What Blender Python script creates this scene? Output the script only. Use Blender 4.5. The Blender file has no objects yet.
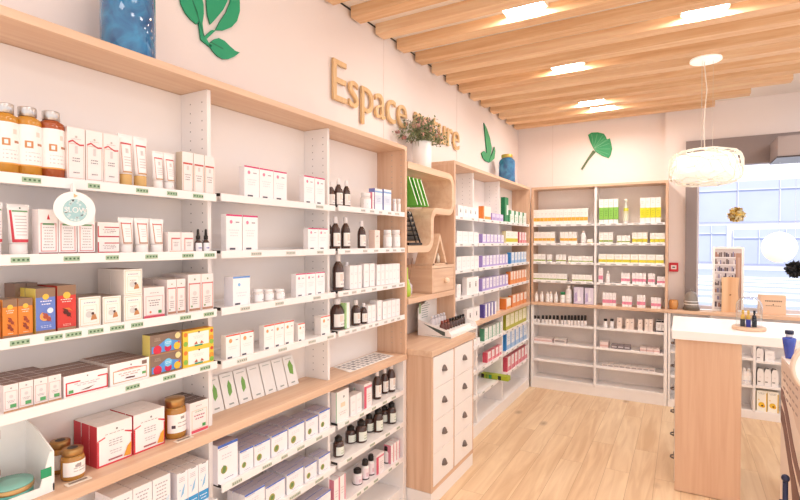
import bpy, math, random
from mathutils import Vector, Matrix
PI = math.pi
SC = bpy.context.scene
COL = SC.collection
random.seed(7)
WORLD, DOWN, EXPO = 1.75, 5., -.36

# ------------------------------------------------------------------ materials
_m = {}
def mat(name, c, rough=.5, metal=0., noise=.03, scale=60., emit=0., trans=0., alpha=1., spec=.5, ior=1.45, coat=0.):
    if name in _m: return _m[name]
    m = bpy.data.materials.new(name); m.use_nodes = True
    nt = m.node_tree; b = nt.nodes['Principled BSDF']
    b.inputs['Roughness'].default_value = rough; b.inputs['Metallic'].default_value = metal
    b.inputs['IOR'].default_value = ior
    b.inputs['Specular IOR Level'].default_value = spec
    b.inputs['Transmission Weight'].default_value = trans
    b.inputs['Coat Weight'].default_value = coat
    b.inputs['Alpha'].default_value = alpha
    if emit:
        b.inputs['Emission Color'].default_value = (*c, 1); b.inputs['Emission Strength'].default_value = emit
    if noise:
        tc = nt.nodes.new('ShaderNodeTexCoord'); n = nt.nodes.new('ShaderNodeTexNoise'); n.inputs['Scale'].default_value = scale
        r = nt.nodes.new('ShaderNodeValToRGB')
        r.color_ramp.elements[0].color = (*[max(0, x*(1-noise)) for x in c], 1)
        r.color_ramp.elements[1].color = (*[min(1, x*(1+noise)) for x in c], 1)
        nt.links.new(tc.outputs['Object'], n.inputs['Vector']); nt.links.new(n.outputs['Fac'], r.inputs['Fac'])
        nt.links.new(r.outputs['Color'], b.inputs['Base Color'])
    else: b.inputs['Base Color'].default_value = (*c, 1)
    _m[name] = m; return m
def s2l(h):
    out = []
    for i in (0, 2, 4):
        v = int(h[i:i+2], 16)/255
        out.append(v/12.92 if v <= .04045 else ((v+.055)/1.055)**2.4)
    return tuple(out)
def C(h, rough=.45): return mat('print_'+h, s2l(h), rough, noise=.02)
def wood(name, c1, c2, axis, dens=1., rough=.45, c3=None):
    """long grain streaks along one world axis"""
    if name in _m: return _m[name]
    m = bpy.data.materials.new(name); m.use_nodes = True
    nt = m.node_tree; N = nt.nodes.new; Lk = nt.links.new; b = nt.nodes['Principled BSDF']
    g = N('ShaderNodeNewGeometry'); mp = N('ShaderNodeMapping')
    s = [38*dens]*3; s[axis] = 1.6*dens
    mp.inputs['Scale'].default_value = s
    n1 = N('ShaderNodeTexNoise'); n1.inputs['Scale'].default_value = 1.; n1.inputs['Detail'].default_value = 5; n1.inputs['Distortion'].default_value = .6
    r = N('ShaderNodeValToRGB'); r.color_ramp.elements[0].position = .3; r.color_ramp.elements[1].position = .72
    r.color_ramp.elements[0].color = (*s2l(c1), 1); r.color_ramp.elements[1].color = (*s2l(c2), 1)
    Lk(g.outputs['Position'], mp.inputs['Vector']); Lk(mp.outputs['Vector'], n1.inputs['Vector']); Lk(n1.outputs['Fac'], r.inputs['Fac'])
    Lk(r.outputs['Color'], b.inputs['Base Color'])
    b.inputs['Roughness'].default_value = rough
    _m[name] = m; return m
def glass_mat(name, c, rough=.02, alpha=None):
    m = bpy.data.materials.new(name); m.use_nodes = True
    nt = m.node_tree; nt.nodes.remove(nt.nodes['Principled BSDF'])      # thin clear glass: see-through with a fresnel sheen
    t = nt.nodes.new('ShaderNodeBsdfTransparent'); g = nt.nodes.new('ShaderNodeBsdfGlossy'); x = nt.nodes.new('ShaderNodeMixShader'); f = nt.nodes.new('ShaderNodeLayerWeight'); pw = nt.nodes.new('ShaderNodeMath'); pw.operation = 'POWER'; pw.inputs[1].default_value = 2.2; ml = nt.nodes.new('ShaderNodeMath'); ml.operation = 'MULTIPLY'; ml.inputs[1].default_value = .12 if not alpha else .95
    t.inputs['Color'].default_value = (*c, 1); g.inputs['Roughness'].default_value = rough; nt.links.new(f.outputs['Facing'], pw.inputs[0]); nt.links.new(pw.outputs[0], ml.inputs[0])
    nt.links.new(ml.outputs[0], x.inputs['Fac']); nt.links.new(t.outputs['BSDF'], x.inputs[1]); nt.links.new(g.outputs['BSDF'], x.inputs[2]); nt.links.new(x.outputs['Shader'], nt.nodes['Material Output'].inputs['Surface'])
    return m

WHITE = mat('white_laminate', s2l('f6f0ee'), .4, noise=.012, scale=8)
WALL = mat('painted_wall', s2l('f8ece7'), .7, noise=.012, scale=3)
BACKP = mat('back_panel_laminate', s2l('faf1ec'), .5, noise=.015, scale=6)
METAL_W = mat('white_powder_coated_metal', s2l('f7f2f1'), .35, noise=.01)
CEIL = mat('ceiling_paint', s2l('f8f0ea'), .8, noise=.01, scale=2)
OAKX = wood('light_oak_x', 'd8b093', 'e7c7ab', 0); OAKY = wood('light_oak_y', 'd8b093', 'e7c7ab', 1); OAKZ = wood('light_oak_z', 'd3a98c', 'e3c0a4', 2)
DARK = mat('dark_strip', s2l('4a4240'), .35, metal=.7, noise=.03)
BLACK = mat('black_plastic', s2l('1d1817'), .35, noise=.05)
GREYF = mat('taupe_window_frame', s2l('8f8280'), .5, noise=.02)
PINH = mat('pin_hole_shade', s2l('a9a3a2'), .8)
CHROME = mat('bronze_pull', s2l('786a64'), .35, metal=.6)
GLASS = glass_mat('clear_glass', (.93, .95, .96), .02, 1.5)

def floor_mat():
    m = bpy.data.materials.new('oak_plank_floor'); m.use_nodes = True
    nt = m.node_tree; N = nt.nodes.new; Lk = nt.links.new; b = nt.nodes['Principled BSDF']
    g = N('ShaderNodeNewGeometry')
    rot = N('ShaderNodeMapping'); rot.inputs['Rotation'].default_value = (0, 0, PI/2)
    br = N('ShaderNodeTexBrick'); br.offset = .37; br.inputs['Scale'].default_value = 1
    br.inputs['Brick Width'].default_value = 1.25; br.inputs['Row Height'].default_value = .155
    br.inputs['Mortar Size'].default_value = .0012; br.inputs['Mortar Smooth'].default_value = .3
    br.inputs['Color1'].default_value = (0, 0, 0, 1); br.inputs['Color2'].default_value = (1, 1, 1, 1); br.inputs['Mortar'].default_value = (.5, .5, .5, 1)
    Lk(g.outputs['Position'], rot.inputs['Vector']); Lk(rot.outputs['Vector'], br.inputs['Vector'])
    pal = N('ShaderNodeValToRGB'); e = pal.color_ramp.elements
    e[0].color = (*s2l('e2bd94'), 1); e[1].color = (*s2l('f2d6b2'), 1)
    Lk(br.outputs['Color'], pal.inputs['Fac'])
    mp = N('ShaderNodeMapping'); mp.inputs['Scale'].default_value = (16, 1.3, 1)
    n = N('ShaderNodeTexNoise'); n.inputs['Scale'].default_value = 1; n.inputs['Detail'].default_value = 7; n.inputs['Distortion'].default_value = 1.1
    add = N('ShaderNodeVectorMath'); add.operation = 'ADD'
    sc = N('ShaderNodeVectorMath'); sc.operation = 'SCALE'; sc.inputs['Scale'].default_value = 9
    Lk(br.outputs['Color'], sc.inputs[0]); Lk(g.outputs['Position'], add.inputs[0]); Lk(sc.outputs['Vector'], add.inputs[1])
    Lk(add.outputs['Vector'], mp.inputs['Vector']); Lk(mp.outputs['Vector'], n.inputs['Vector'])
    gr = N('ShaderNodeValToRGB'); gr.color_ramp.elements[0].position = .36; gr.color_ramp.elements[1].position = .68
    gr.color_ramp.elements[0].color = (*s2l('cfa880'), 1); gr.color_ramp.elements[1].color = (*s2l('f6dcba'), 1)
    Lk(n.outputs['Fac'], gr.inputs['Fac'])
    mx = N('ShaderNodeMixRGB'); mx.inputs['Fac'].default_value = .5
    Lk(pal.outputs['Color'], mx.inputs['Color1']); Lk(gr.outputs['Color'], mx.inputs['Color2'])
    # knots
    vo = N('ShaderNodeTexVoronoi'); vm = N('ShaderNodeMapping'); vm.inputs['Scale'].default_value = (3.2, 1.7, 1); vo.inputs['Scale'].default_value = 1
    Lk(g.outputs['Position'], vm.inputs['Vector']); Lk(vm.outputs['Vector'], vo.inputs['Vector'])
    kr = N('ShaderNodeValToRGB'); kr.color_ramp.elements[0].position = .02; kr.color_ramp.elements[0].color = (*s2l('8f6c4c'), 1)
    kr.color_ramp.elements[1].position = .13; kr.color_ramp.elements[1].color = (1, 1, 1, 1)
    Lk(vo.outputs['Distance'], kr.inputs['Fac'])
    km = N('ShaderNodeMixRGB'); km.blend_type = 'MULTIPLY'; km.inputs['Fac'].default_value = .55
    Lk(mx.outputs['Color'], km.inputs['Color1']); Lk(kr.outputs['Color'], km.inputs['Color2'])
    mm = N('ShaderNodeMixRGB'); mm.inputs['Color2'].default_value = (*s2l('b48c63'), 1)
    Lk(br.outputs['Fac'], mm.inputs['Fac']); Lk(km.outputs['Color'], mm.inputs['Color1'])
    Lk(mm.outputs['Color'], b.inputs['Base Color']); b.inputs['Roughness'].default_value = .38
    return m

# ------------------------------------------------------------------ mesh builder
class MB:
    def __init__(s): s.v = []; s.f = []; s.mi = []; s.sm = []; s.ms = []
    def mid(s, m):
        if m not in s.ms: s.ms.append(m)
        return s.ms.index(m)
    def face(s, idx, m, smooth=False): s.f.append(idx); s.mi.append(s.mid(m)); s.sm.append(smooth)
    def box(s, x0, x1, y0, y1, z0, z1, m, faces=None):
        """faces: optional dict over 'front'(-y) 'back' 'left'(-x) 'right' 'top' 'bottom' -> material"""
        b = len(s.v); F = faces or {}
        s.v += [(x0,y0,z0),(x1,y0,z0),(x1,y1,z0),(x0,y1,z0),(x0,y0,z1),(x1,y0,z1),(x1,y1,z1),(x0,y1,z1)]
        for k, q in (('bottom',(0,3,2,1)),('top',(4,5,6,7)),('front',(0,1,5,4)),('right',(1,2,6,5)),('back',(2,3,7,6)),('left',(3,0,4,7))):
            s.face([b+i for i in q], F.get(k, m))
        return s
    def hexa(s, P, m):
        b = len(s.v); s.v += [tuple(p) for p in P]
        for q in ((0,3,2,1),(4,5,6,7),(0,1,5,4),(1,2,6,5),(2,3,7,6),(3,0,4,7)): s.face([b+i for i in q], m)
        return s
    def lathe(s, prof, m, c=(0,0,0), seg=20, smooth=True, cap0=True, cap1=True, a0=0, a1=2*PI, sx=1., sy=1.):
        """prof [(r,z)] ; full circle or an arc"""
        full = abs(a1-a0-2*PI) < 1e-6; n = seg if full else seg+1; b = len(s.v)
        for r, z in prof:
            for i in range(n):
                a = a0+(a1-a0)*i/seg
                s.v.append((c[0]+r*math.cos(a)*sx, c[1]+r*math.sin(a)*sy, c[2]+z))
        for j in range(len(prof)-1):
            for i in range(seg):
                i2 = (i+1) % n
                s.face([b+j*n+i, b+j*n+i2, b+(j+1)*n+i2, b+(j+1)*n+i], m, smooth)
        if full:
            if cap0: s.face([b+i for i in reversed(range(n))], m)
            if cap1: s.face([b+(len(prof)-1)*n+i for i in range(n)], m)
        return s
    def tube(s, pts, r, m, seg=8, r1=None):
        b = len(s.v); P = [Vector(p) for p in pts]; n = len(P)
        for k, p in enumerate(P):
            d = (P[min(k+1, n-1)]-P[max(k-1, 0)]).normalized()
            a = d.cross(Vector((0,0,1)) if abs(d.z) < .9 else Vector((1,0,0))).normalized(); c = d.cross(a)
            rr = r if r1 is None else r+(r1-r)*k/(n-1)
            for i in range(seg):
                t = 2*PI*i/seg; s.v.append(tuple(p+a*rr*math.cos(t)+c*rr*math.sin(t)))
        for k in range(n-1):
            for i in range(seg):
                j = (i+1) % seg; s.face([b+k*seg+i, b+k*seg+j, b+(k+1)*seg+j, b+(k+1)*seg+i], m, True)
        s.face([b+i for i in reversed(range(seg))], m); s.face([b+(n-1)*seg+i for i in range(seg)], m)
        return s
    def prism(s, poly, fn, m, d0, d1, sides=None):
        """poly 2D points, fn(a, b, depth) -> xyz"""
        b = len(s.v); n = len(poly)
        s.v += [fn(a, c, d0) for a, c in poly]+[fn(a, c, d1) for a, c in poly]
        s.face([b+i for i in range(n)], m); s.face([b+n+i for i in reversed(range(n))], m)
        for i in range(n):
            j = (i+1) % n; s.face([b+i, b+n+i, b+n+j, b+j], sides or m)
        return s
    def quad(s, P, m): b = len(s.v); s.v += [tuple(p) for p in P]; s.face([b, b+1, b+2, b+3], m); return s
    def ball(s, c, r, m, seg=12, rings=8, sz=1.):
        return s.lathe([(r*math.sin(PI*k/rings), -r*sz*math.cos(PI*k/rings)) for k in range(rings+1)], m, c, seg, True, False, False)
    def mesh(s, name):
        me = bpy.data.meshes.new(name); me.from_pydata(s.v, [], s.f)
        for m in s.ms: me.materials.append(m)
        me.polygons.foreach_set('material_index', s.mi); me.polygons.foreach_set('use_smooth', s.sm)
        me.update(); return me
    def build(s, name, parent=None, loc=(0,0,0), rz=0., bevel=0., fix=False):
        o = bpy.data.objects.new(name, s.mesh(name)); COL.objects.link(o)
        o.location = loc; o.rotation_euler = (0,0,rz)
        if parent: o.parent = parent
        if bevel:
            bv = o.modifiers.new('bevel', 'BEVEL'); bv.width = bevel; bv.segments = 2; bv.limit_method = 'ANGLE'; bv.angle_limit = .6
        return o
def tag(o, label=None, cat=None, group=None, kind=None):
    if label: o['label'] = label
    if cat: o['category'] = cat
    if group: o['group'] = group
    if kind: o['kind'] = kind
    return o
def empty(name, loc, label, cat, group=None, rz=0.):
    o = bpy.data.objects.new(name, None); COL.objects.link(o); o.location = loc; o.rotation_euler = (0,0,rz); o.empty_display_size = .05
    return tag(o, label, cat, group)
def struct(name, mb, bevel=0.): return tag(mb.build(name, bevel=bevel), kind='structure')
ORD = ['', 'first', 'second', 'third', 'fourth', 'fifth', 'sixth', 'seventh', 'eighth', 'ninth', 'tenth', 'eleventh', 'twelfth', 'thirteenth', 'fourteenth', 'fifteenth', 'sixteenth', 'seventeenth', 'eighteenth', 'nineteenth', 'twentieth']

# ------------------------------------------------------------------ dimensions (metres; camera stands at x=0 y=0)
XW, YW, ZC = -1.70, 5.78, 2.97
XF = -1.464                                        # front plane of the left shelving
UP = {'1': 1.773, '2': 1.567, '3': 1.357, '4': 1.160}

ROWS = [
('R','oil_amber',-1.515,0.6,0.059,1.773,0.184,'t1'),
('R','oil_amber',-1.517,0.651,0.064,1.773,0.186,'t1'),
('R','oil_red',-1.517,0.708,0.064,1.773,0.188,'t1'),
('L','carton_redline',0.732,0.881,3,1,-1.485,1.773,0.151,0.035,'t1'),
('L','tube_goldend',0.885,0.983,2,1,-1.485,1.773,0.164,0.04,'t1'),
('L','tube_small',0.996,1.08,2,1,-1.485,1.773,0.128,0.035,'t1'),
('L','carton_orangeframe',1.096,1.233,3,1,-1.485,1.773,0.14,0.035,'t1'),
('L','tube_redside',0.55,0.592,1,1,-1.485,1.567,0.136,0.05,'t2'),
('L','tube_redside',0.6,0.651,1,1,-1.485,1.567,0.134,0.05,'t2'),
('L','carton_pinkframe',0.66,0.807,3,1,-1.485,1.567,0.123,0.035,'t2'),
('L','carton_lowred',0.814,0.878,1,1,-1.485,1.567,0.047,0.09,'t2'),
('L','carton_lowred',0.814,0.878,1,1,-1.485,1.614,0.047,0.09,'t2'),
('L','tube_goldv',0.883,1.039,3,1,-1.485,1.567,0.112,0.04,'t2'),
('L','carton_cornerline',1.041,1.141,2,1,-1.485,1.567,0.069,0.09,'t2'),
('R','dropper',-1.498,1.168,0.027,1.567,0.082,'t2'),
('R','dropper',-1.499,1.202,0.027,1.567,0.083,'t2'),
('L','carton_orange',0.547,0.575,1,1,-1.485,1.357,0.095,0.06,'t3'),
('L','carton_orange',0.578,0.646,2,1,-1.485,1.357,0.099,0.06,'t3'),
('L','carton_blue',0.652,0.7,1,2,-1.485,1.357,0.121,0.055,'t3'),
('L','carton_red',0.704,0.753,1,2,-1.485,1.357,0.125,0.055,'t3'),
('L','carton_brown',0.639,0.696,2,1,-1.57,1.357,0.132,0.06,'t3'),
('L','carton_cream',0.76,0.821,1,2,-1.485,1.357,0.087,0.07,'t3'),
('L','carton_cream',0.827,0.882,1,2,-1.485,1.357,0.083,0.07,'t3'),
('L','carton_cream',0.89,0.95,1,2,-1.485,1.357,0.08,0.07,'t3'),
('L','carton_cream',0.89,0.95,1,2,-1.485,1.438,0.08,0.07,'t3'),
('L','carton_pinkbase',0.955,1.028,1,2,-1.485,1.357,0.099,0.07,'t3'),
('L','carton_twinline',1.036,1.108,2,2,-1.485,1.357,0.12,0.07,'t3'),
('L','carton_twinline',1.116,1.225,2,2,-1.485,1.357,0.132,0.07,'t3'),
('L','carton_slimherb',0.578,0.714,4,5,-1.485,1.168,0.071,0.03,'t4'),
('L','carton_bigred',0.719,0.84,1,4,-1.485,1.168,0.06,0.038,'t4'),
('L','carton_biggold',0.846,0.972,1,4,-1.485,1.168,0.066,0.038,'t4'),
('L','carton_kids',0.974,1.091,1,1,-1.485,1.168,0.066,0.04,'t4'),
('L','carton_kids',0.974,1.091,1,1,-1.485,1.234,0.066,0.04,'t4'),
('L','carton_yellow',1.095,1.223,1,1,-1.485,1.168,0.063,0.04,'t4'),
('L','carton_yellow',1.095,1.223,1,1,-1.485,1.231,0.063,0.04,'t4'),
('L','carton_redsides',0.826,0.935,1,3,-1.52,0.92,0.125,0.042,'t5'),
('L','carton_redsides',0.939,1.049,1,3,-1.52,0.92,0.126,0.042,'t5'),
('R','honey',-1.53,0.762,0.061,0.92,0.088,'t5'),
('R','honey',-1.605,0.765,0.06,0.92,0.093,'t5'),
('R','honey_big',-1.547,1.107,0.074,0.92,0.138,'t5'),
('L','carton_pinkpanel',1.132,1.21,1,4,-1.5,0.92,0.113,0.035,'t5'),
('L','carton_bluebase',1.068,1.197,3,3,-1.485,0.663,0.15,0.045,'u1'),
('L','carton_graytop',0.848,1.045,3,2,-1.485,0.663,0.166,0.045,'u1'),
('L','carton_magenta',1.37,1.611,3,1,-1.485,1.777,0.126,0.028,'m1'),
('L','carton_magenta',1.721,1.871,2,1,-1.485,1.777,0.129,0.028,'m1'),
('L','carton_magenta',1.281,1.442,2,1,-1.485,1.567,0.141,0.028,'m2'),
('L','carton_magenta',1.747,1.894,2,1,-1.485,1.567,0.101,0.028,'m2'),
('L','carton_bluetop',1.313,1.398,1,1,-1.485,1.357,0.113,0.05,'m3'),
('R','pilljar',-1.506,1.461,0.043,1.357,0.054,'m3'),
('R','pilljar',-1.507,1.52,0.044,1.357,0.049,'m3'),
('R','pilljar',-1.508,1.586,0.045,1.357,0.044,'m3'),
('L','carton_magenta',1.666,1.87,3,1,-1.485,1.357,0.105,0.028,'m3'),
('L','carton_orangetop',1.278,1.418,2,1,-1.485,1.156,0.094,0.028,'m4'),
('L','carton_orangetop',1.472,1.652,3,1,-1.485,1.156,0.104,0.028,'m4'),
('L','carton_orangetop',1.678,1.725,1,1,-1.485,1.156,0.082,0.03,'m4'),
('L','carton_orangetop',1.839,1.908,1,1,-1.485,1.156,0.093,0.04,'m4'),
('L','carton_bluerim',1.239,1.333,1,2,-1.485,0.7,0.146,0.05,'l1'),
('L','carton_bluerim',1.341,1.412,1,4,-1.485,0.7,0.09,0.032,'l1'),
('L','carton_bluerim',1.418,1.506,1,4,-1.485,0.7,0.087,0.032,'l1'),
('L','carton_bluerim',1.512,1.608,1,4,-1.485,0.7,0.091,0.032,'l1'),
('L','carton_bluerim',1.615,1.719,1,4,-1.485,0.7,0.093,0.032,'l1'),
('L','carton_bluerim',1.73,1.815,1,3,-1.485,0.7,0.092,0.032,'l1'),
('L','carton_bluerim',1.826,1.906,1,3,-1.485,0.7,0.098,0.032,'l1'),
('L','carton_bluerim',1.367,1.474,1,3,-1.485,0.503,0.103,0.032,'l2'),
('L','carton_bluerim',1.48,1.592,1,3,-1.485,0.503,0.086,0.032,'l2'),
('L','carton_bluerim',1.604,1.712,1,4,-1.485,0.503,0.088,0.032,'l2'),
('L','carton_bluerim',1.722,1.807,1,3,-1.485,0.503,0.077,0.032,'l2'),
('L','carton_bluerim',1.822,1.909,1,2,-1.485,0.503,0.08,0.032,'l2'),
('L','carton_bluerim',1.742,1.912,1,2,-1.485,0.3,0.096,0.04,'l3'),
('R','syrup',-1.511,2.08,0.041,1.781,0.139,'b1'),
('R','syrup',-1.522,2.027,0.043,1.781,0.144,'b1'),
('R','syrup',-1.54,1.989,0.04,1.781,0.125,'b1'),
('R','whitejar_gray',-1.515,2.263,0.06,1.781,0.093,'b1'),
('L','carton_pinkslim',2.287,2.308,1,1,-1.485,1.781,0.099,0.04,'b1'),
('L','carton_lightblue',2.313,2.392,1,1,-1.485,1.781,0.123,0.04,'b1'),
('L','carton_lightblue',2.408,2.492,1,1,-1.485,1.781,0.127,0.04,'b1'),
('R','pilljar_s',-1.497,2.547,0.024,1.781,0.081,'b1'),
('R','pilljar_s',-1.497,2.598,0.024,1.781,0.085,'b1'),
('R','syrup',-1.515,2.077,0.049,1.569,0.165,'b2'),
('R','syrup',-1.514,1.991,0.048,1.569,0.161,'b2'),
('R','syrup',-1.581,2.024,0.041,1.569,0.154,'b2'),
('R','syrup',-1.513,2.221,0.046,1.569,0.149,'b2'),
('R','whitejar_gray',-1.51,2.487,0.05,1.569,0.107,'b2'),
('R','whitejar_gray',-1.511,2.588,0.052,1.569,0.109,'b2'),
('L','carton_peach',2.312,2.365,1,1,-1.485,1.569,0.102,0.04,'b2'),
('R','syrup',-1.519,2.018,0.058,1.36,0.183,'b3'),
('R','syrup',-1.531,2.107,0.042,1.36,0.139,'b3'),
('L','carton_white',2.074,2.184,3,1,-1.485,1.36,0.121,0.05,'b3'),
('L','carton_white',2.203,2.312,2,1,-1.485,1.36,0.126,0.05,'b3'),
('L','carton_white',2.333,2.592,6,1,-1.485,1.36,0.116,0.05,'b3'),
('R','syrup',-1.528,2.021,0.076,1.162,0.157,'b4'),
('L','carton_greenslim',2.035,2.074,1,1,-1.485,1.162,0.132,0.05,'b4'),
('R','syrup',-1.515,2.167,0.051,1.162,0.133,'b4'),
('R','syrup',-1.51,2.235,0.041,1.162,0.11,'b4'),
('L','carton_white',2.241,2.322,2,1,-1.485,1.162,0.094,0.05,'b4'),
('L','carton_white',2.338,2.386,1,1,-1.485,1.162,0.112,0.05,'b4'),
('L','carton_white',2.396,2.592,4,1,-1.485,1.162,0.1,0.05,'b4'),
('L','carton_greenline',1.954,2.064,1,1,-1.485,0.702,0.154,0.12,'c1'),
('L','carton_white',2.077,2.182,2,1,-1.485,0.702,0.101,0.05,'c1'),
('L','carton_greenline',2.201,2.293,1,1,-1.55,0.702,0.107,0.08,'c1'),
('L','carton_redpanel',2.206,2.281,1,1,-1.485,0.702,0.131,0.1,'c1'),
('R','syrup',-1.526,2.396,0.052,0.702,0.164,'c1'),
('R','syrup',-1.527,2.556,0.054,0.702,0.171,'c1'),
('R','syrup',-1.544,2.508,0.048,0.702,0.149,'c1'),
('R','syrup',-1.545,2.665,0.05,0.702,0.158,'c1'),
('R','pump',-1.529,2.032,0.058,0.507,0.105,'c2'),
('R','pump',-1.532,2.242,0.065,0.507,0.122,'c2'),
('R','pump',-1.529,2.412,0.059,0.507,0.14,'c2'),
('R','pump',-1.529,2.565,0.058,0.507,0.132,'c2'),
('R','pump',-1.575,2.203,0.06,0.507,0.094,'c2'),
('R','pump',-1.572,2.382,0.054,0.507,0.106,'c2'),
('R','pump',-1.57,2.55,0.05,0.507,0.105,'c2'),
('R','pump',-1.568,2.711,0.046,0.507,0.104,'c2'),
('L','carton_pinkslim',1.937,2.037,2,1,-1.485,0.293,0.132,0.05,'c3'),
('R','pinkpump',-1.527,2.199,0.053,0.293,0.083,'c3'),
('R','pinkpump',-1.522,2.266,0.045,0.293,0.107,'c3'),
('R','pinkpump',-1.521,2.325,0.042,0.293,0.113,'c3'),
('R','pinkpump',-1.521,2.498,0.041,0.293,0.103,'c3'),
('L','carton_redpanel',2.326,2.406,1,1,-1.485,0.293,0.109,0.06,'c3'),
('L','carton_pinkslim',2.485,2.592,3,1,-1.485,0.293,0.109,0.05,'c3'),
('L','carton_blackmark',3.479,3.901,4,1,-1.485,1.8,0.088,0.04,'f1'),
('L','carton_orangeside',4.019,4.222,1,1,-1.485,1.8,0.115,0.04,'f1'),
('L','carton_lilac',4.249,4.576,3,1,-1.485,1.8,0.067,0.04,'f1'),
('L','carton_darkgreen',4.62,4.729,1,1,-1.485,1.8,0.24,0.04,'f1'),
('L','carton_greencorner',4.763,5.372,4,1,-1.485,1.8,0.124,0.04,'f1'),
('L','carton_white',3.46,3.925,4,1,-1.485,1.595,0.095,0.04,'f2'),
('L','carton_purplestripe',3.997,4.593,6,1,-1.485,1.595,0.08,0.04,'f2'),
('L','carton_yellowband',4.654,5.054,3,1,-1.485,1.595,0.12,0.04,'f2'),
('L','carton_redwhite',5.091,5.375,3,1,-1.485,1.595,0.118,0.04,'f2'),
('L','carton_white',3.461,3.927,5,1,-1.485,1.39,0.103,0.04,'f3'),
('L','carton_purplestripe',3.998,4.719,8,1,-1.485,1.39,0.098,0.04,'f3'),
('L','bluewhite',4.816,5.378,5,1,-1.485,1.39,0.114,0.04,'f3'),
('L','carton_white',3.462,3.54,1,1,-1.485,1.185,0.095,0.04,'f4'),
('L','carton_blackmark',3.662,3.928,2,1,-1.485,1.185,0.136,0.04,'f4'),
('L','carton_purplestripe',3.999,4.722,8,2,-1.485,1.185,0.106,0.04,'f4'),
('L','carton_orangeband',4.786,5.381,6,1,-1.485,1.185,0.126,0.04,'f4'),
('L','carton_blackmark',3.663,3.953,2,1,-1.485,0.95,0.116,0.04,'f5'),
('L','carton_violetside',4.05,4.379,4,1,-1.485,0.95,0.114,0.04,'f5'),
('L','carton_orangeside',4.661,4.821,1,1,-1.485,0.95,0.105,0.12,'f5'),
('L','carton_orangeband',4.854,5.385,4,1,-1.485,0.95,0.116,0.04,'f5'),
('L','carton_greenedge',4.051,4.571,5,1,-1.485,0.748,0.108,0.04,'g1'),
('L','carton_olive',4.662,5.387,5,2,-1.485,0.748,0.171,0.05,'g1'),
('L','carton_white',3.816,3.955,2,1,-1.485,0.748,0.053,0.04,'g1'),
('L','carton_redwhite',4.128,4.543,4,1,-1.485,0.545,0.088,0.04,'g2'),
('L','bluewhite',4.664,5.391,5,1,-1.485,0.545,0.169,0.04,'g2'),
('L','carton_redwhite',4.698,5.414,6,1,-1.485,0.335,0.138,0.04,'g3'),
('B','carton_goldband',-1.449,-0.867,14,1,5.485,1.8,0.164,0.05,'h1'),
('B','carton_goldband',-1.432,-1.205,5,1,5.485,1.595,0.125,0.05,'h2'),
('B','carton_goldband',-1.152,-0.976,4,1,5.485,1.595,0.122,0.05,'h2'),
('Q','whitebottle',-0.915,5.512,0.053,1.595,0.131,'h2'),
('B','carton_whitelow',-0.875,-0.816,2,1,5.485,1.595,0.045,0.05,'h2'),
('B','carton_greenline_s',-1.436,-1.305,3,1,5.485,1.39,0.086,0.05,'h3'),
('B','carton_greenline_s',-1.289,-1.235,2,1,5.485,1.39,0.082,0.05,'h3'),
('B','carton_greenline_s',-1.193,-1.088,3,1,5.485,1.39,0.084,0.05,'h3'),
('B','carton_greenline_s',-1.067,-0.815,7,1,5.485,1.39,0.069,0.05,'h3'),
('B','carton_greenline_s',-1.441,-1.077,10,1,5.485,1.187,0.078,0.05,'h4'),
('B','carton_greenline_s',-1.025,-0.819,6,1,5.485,1.187,0.075,0.05,'h4'),
('Q','creambottle',-1.407,5.505,0.04,0.95,0.11,'h5'),
('Q','creambottle',-1.348,5.505,0.04,0.95,0.112,'h5'),
('Q','creambottle',-1.286,5.505,0.04,0.95,0.115,'h5'),
('Q','creambottle',-1.249,5.505,0.039,0.95,0.117,'h5'),
('Q','creambottle',-1.195,5.505,0.039,0.95,0.12,'h5'),
('Q','greencapjar',-1.125,5.512,0.054,0.95,0.117,'h5'),
('Q','whitebottle',-1.064,5.517,0.065,0.95,0.19,'h5'),
('B','card_lilac',-1.009,-0.903,1,1,5.485,0.95,0.184,0.03,'h5'),
('B','card_lilac',-0.898,-0.803,1,1,5.485,0.95,0.179,0.03,'h5'),
('B','carton_green',-0.759,-0.573,4,1,5.485,1.8,0.25,0.05,'i1'),
('Q','pumpbottle',-0.505,5.508,0.046,1.8,0.246,'i1'),
('B','carton_yellowgreen',-0.375,-0.189,4,1,5.485,1.8,0.249,0.05,'i1'),
('B','carton_greenline_s',-0.757,-0.623,3,1,5.485,1.595,0.113,0.05,'i2'),
('B','carton_greenline_s',-0.585,-0.464,3,1,5.485,1.595,0.08,0.05,'i2'),
('B','carton_yellowband',-0.446,-0.306,3,1,5.485,1.595,0.109,0.05,'i2'),
('B','carton_yellowband',-0.284,-0.152,3,1,5.485,1.595,0.103,0.05,'i2'),
('B','carton_yellowband',-0.761,-0.16,8,1,5.485,1.39,0.094,0.05,'i3'),
('B','carton_pinkband',-0.76,-0.717,1,1,5.485,1.187,0.151,0.05,'i4'),
('Q','whitebottle',-0.671,5.503,0.036,1.187,0.121,'i4'),
('B','carton_pinkband',-0.545,-0.462,3,1,5.485,1.187,0.105,0.05,'i4'),
('B','carton_pinkband',-0.443,-0.317,4,1,5.485,1.187,0.109,0.05,'i4'),
('B','carton_pinkband',-0.299,-0.237,3,1,5.485,1.187,0.108,0.05,'i4'),
('B','carton_pinkband',-0.219,-0.149,3,1,5.485,1.187,0.081,0.05,'i4'),
('B','carton_pinkband',-0.72,-0.591,4,1,5.485,0.95,0.135,0.05,'i5'),
('B','carton_pinkband',-0.534,-0.442,3,1,5.485,0.95,0.108,0.05,'i5'),
('B','carton_pinkband',-0.396,-0.32,3,1,5.485,0.95,0.126,0.05,'i5'),
('B','carton_pinkband',-0.271,-0.183,3,1,5.485,0.95,0.107,0.05,'i5'),
('Q','blackcap',-1.421,5.501,0.032,0.72,0.074,'j1'),
('Q','blackcap',-1.383,5.501,0.032,0.72,0.077,'j1'),
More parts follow.
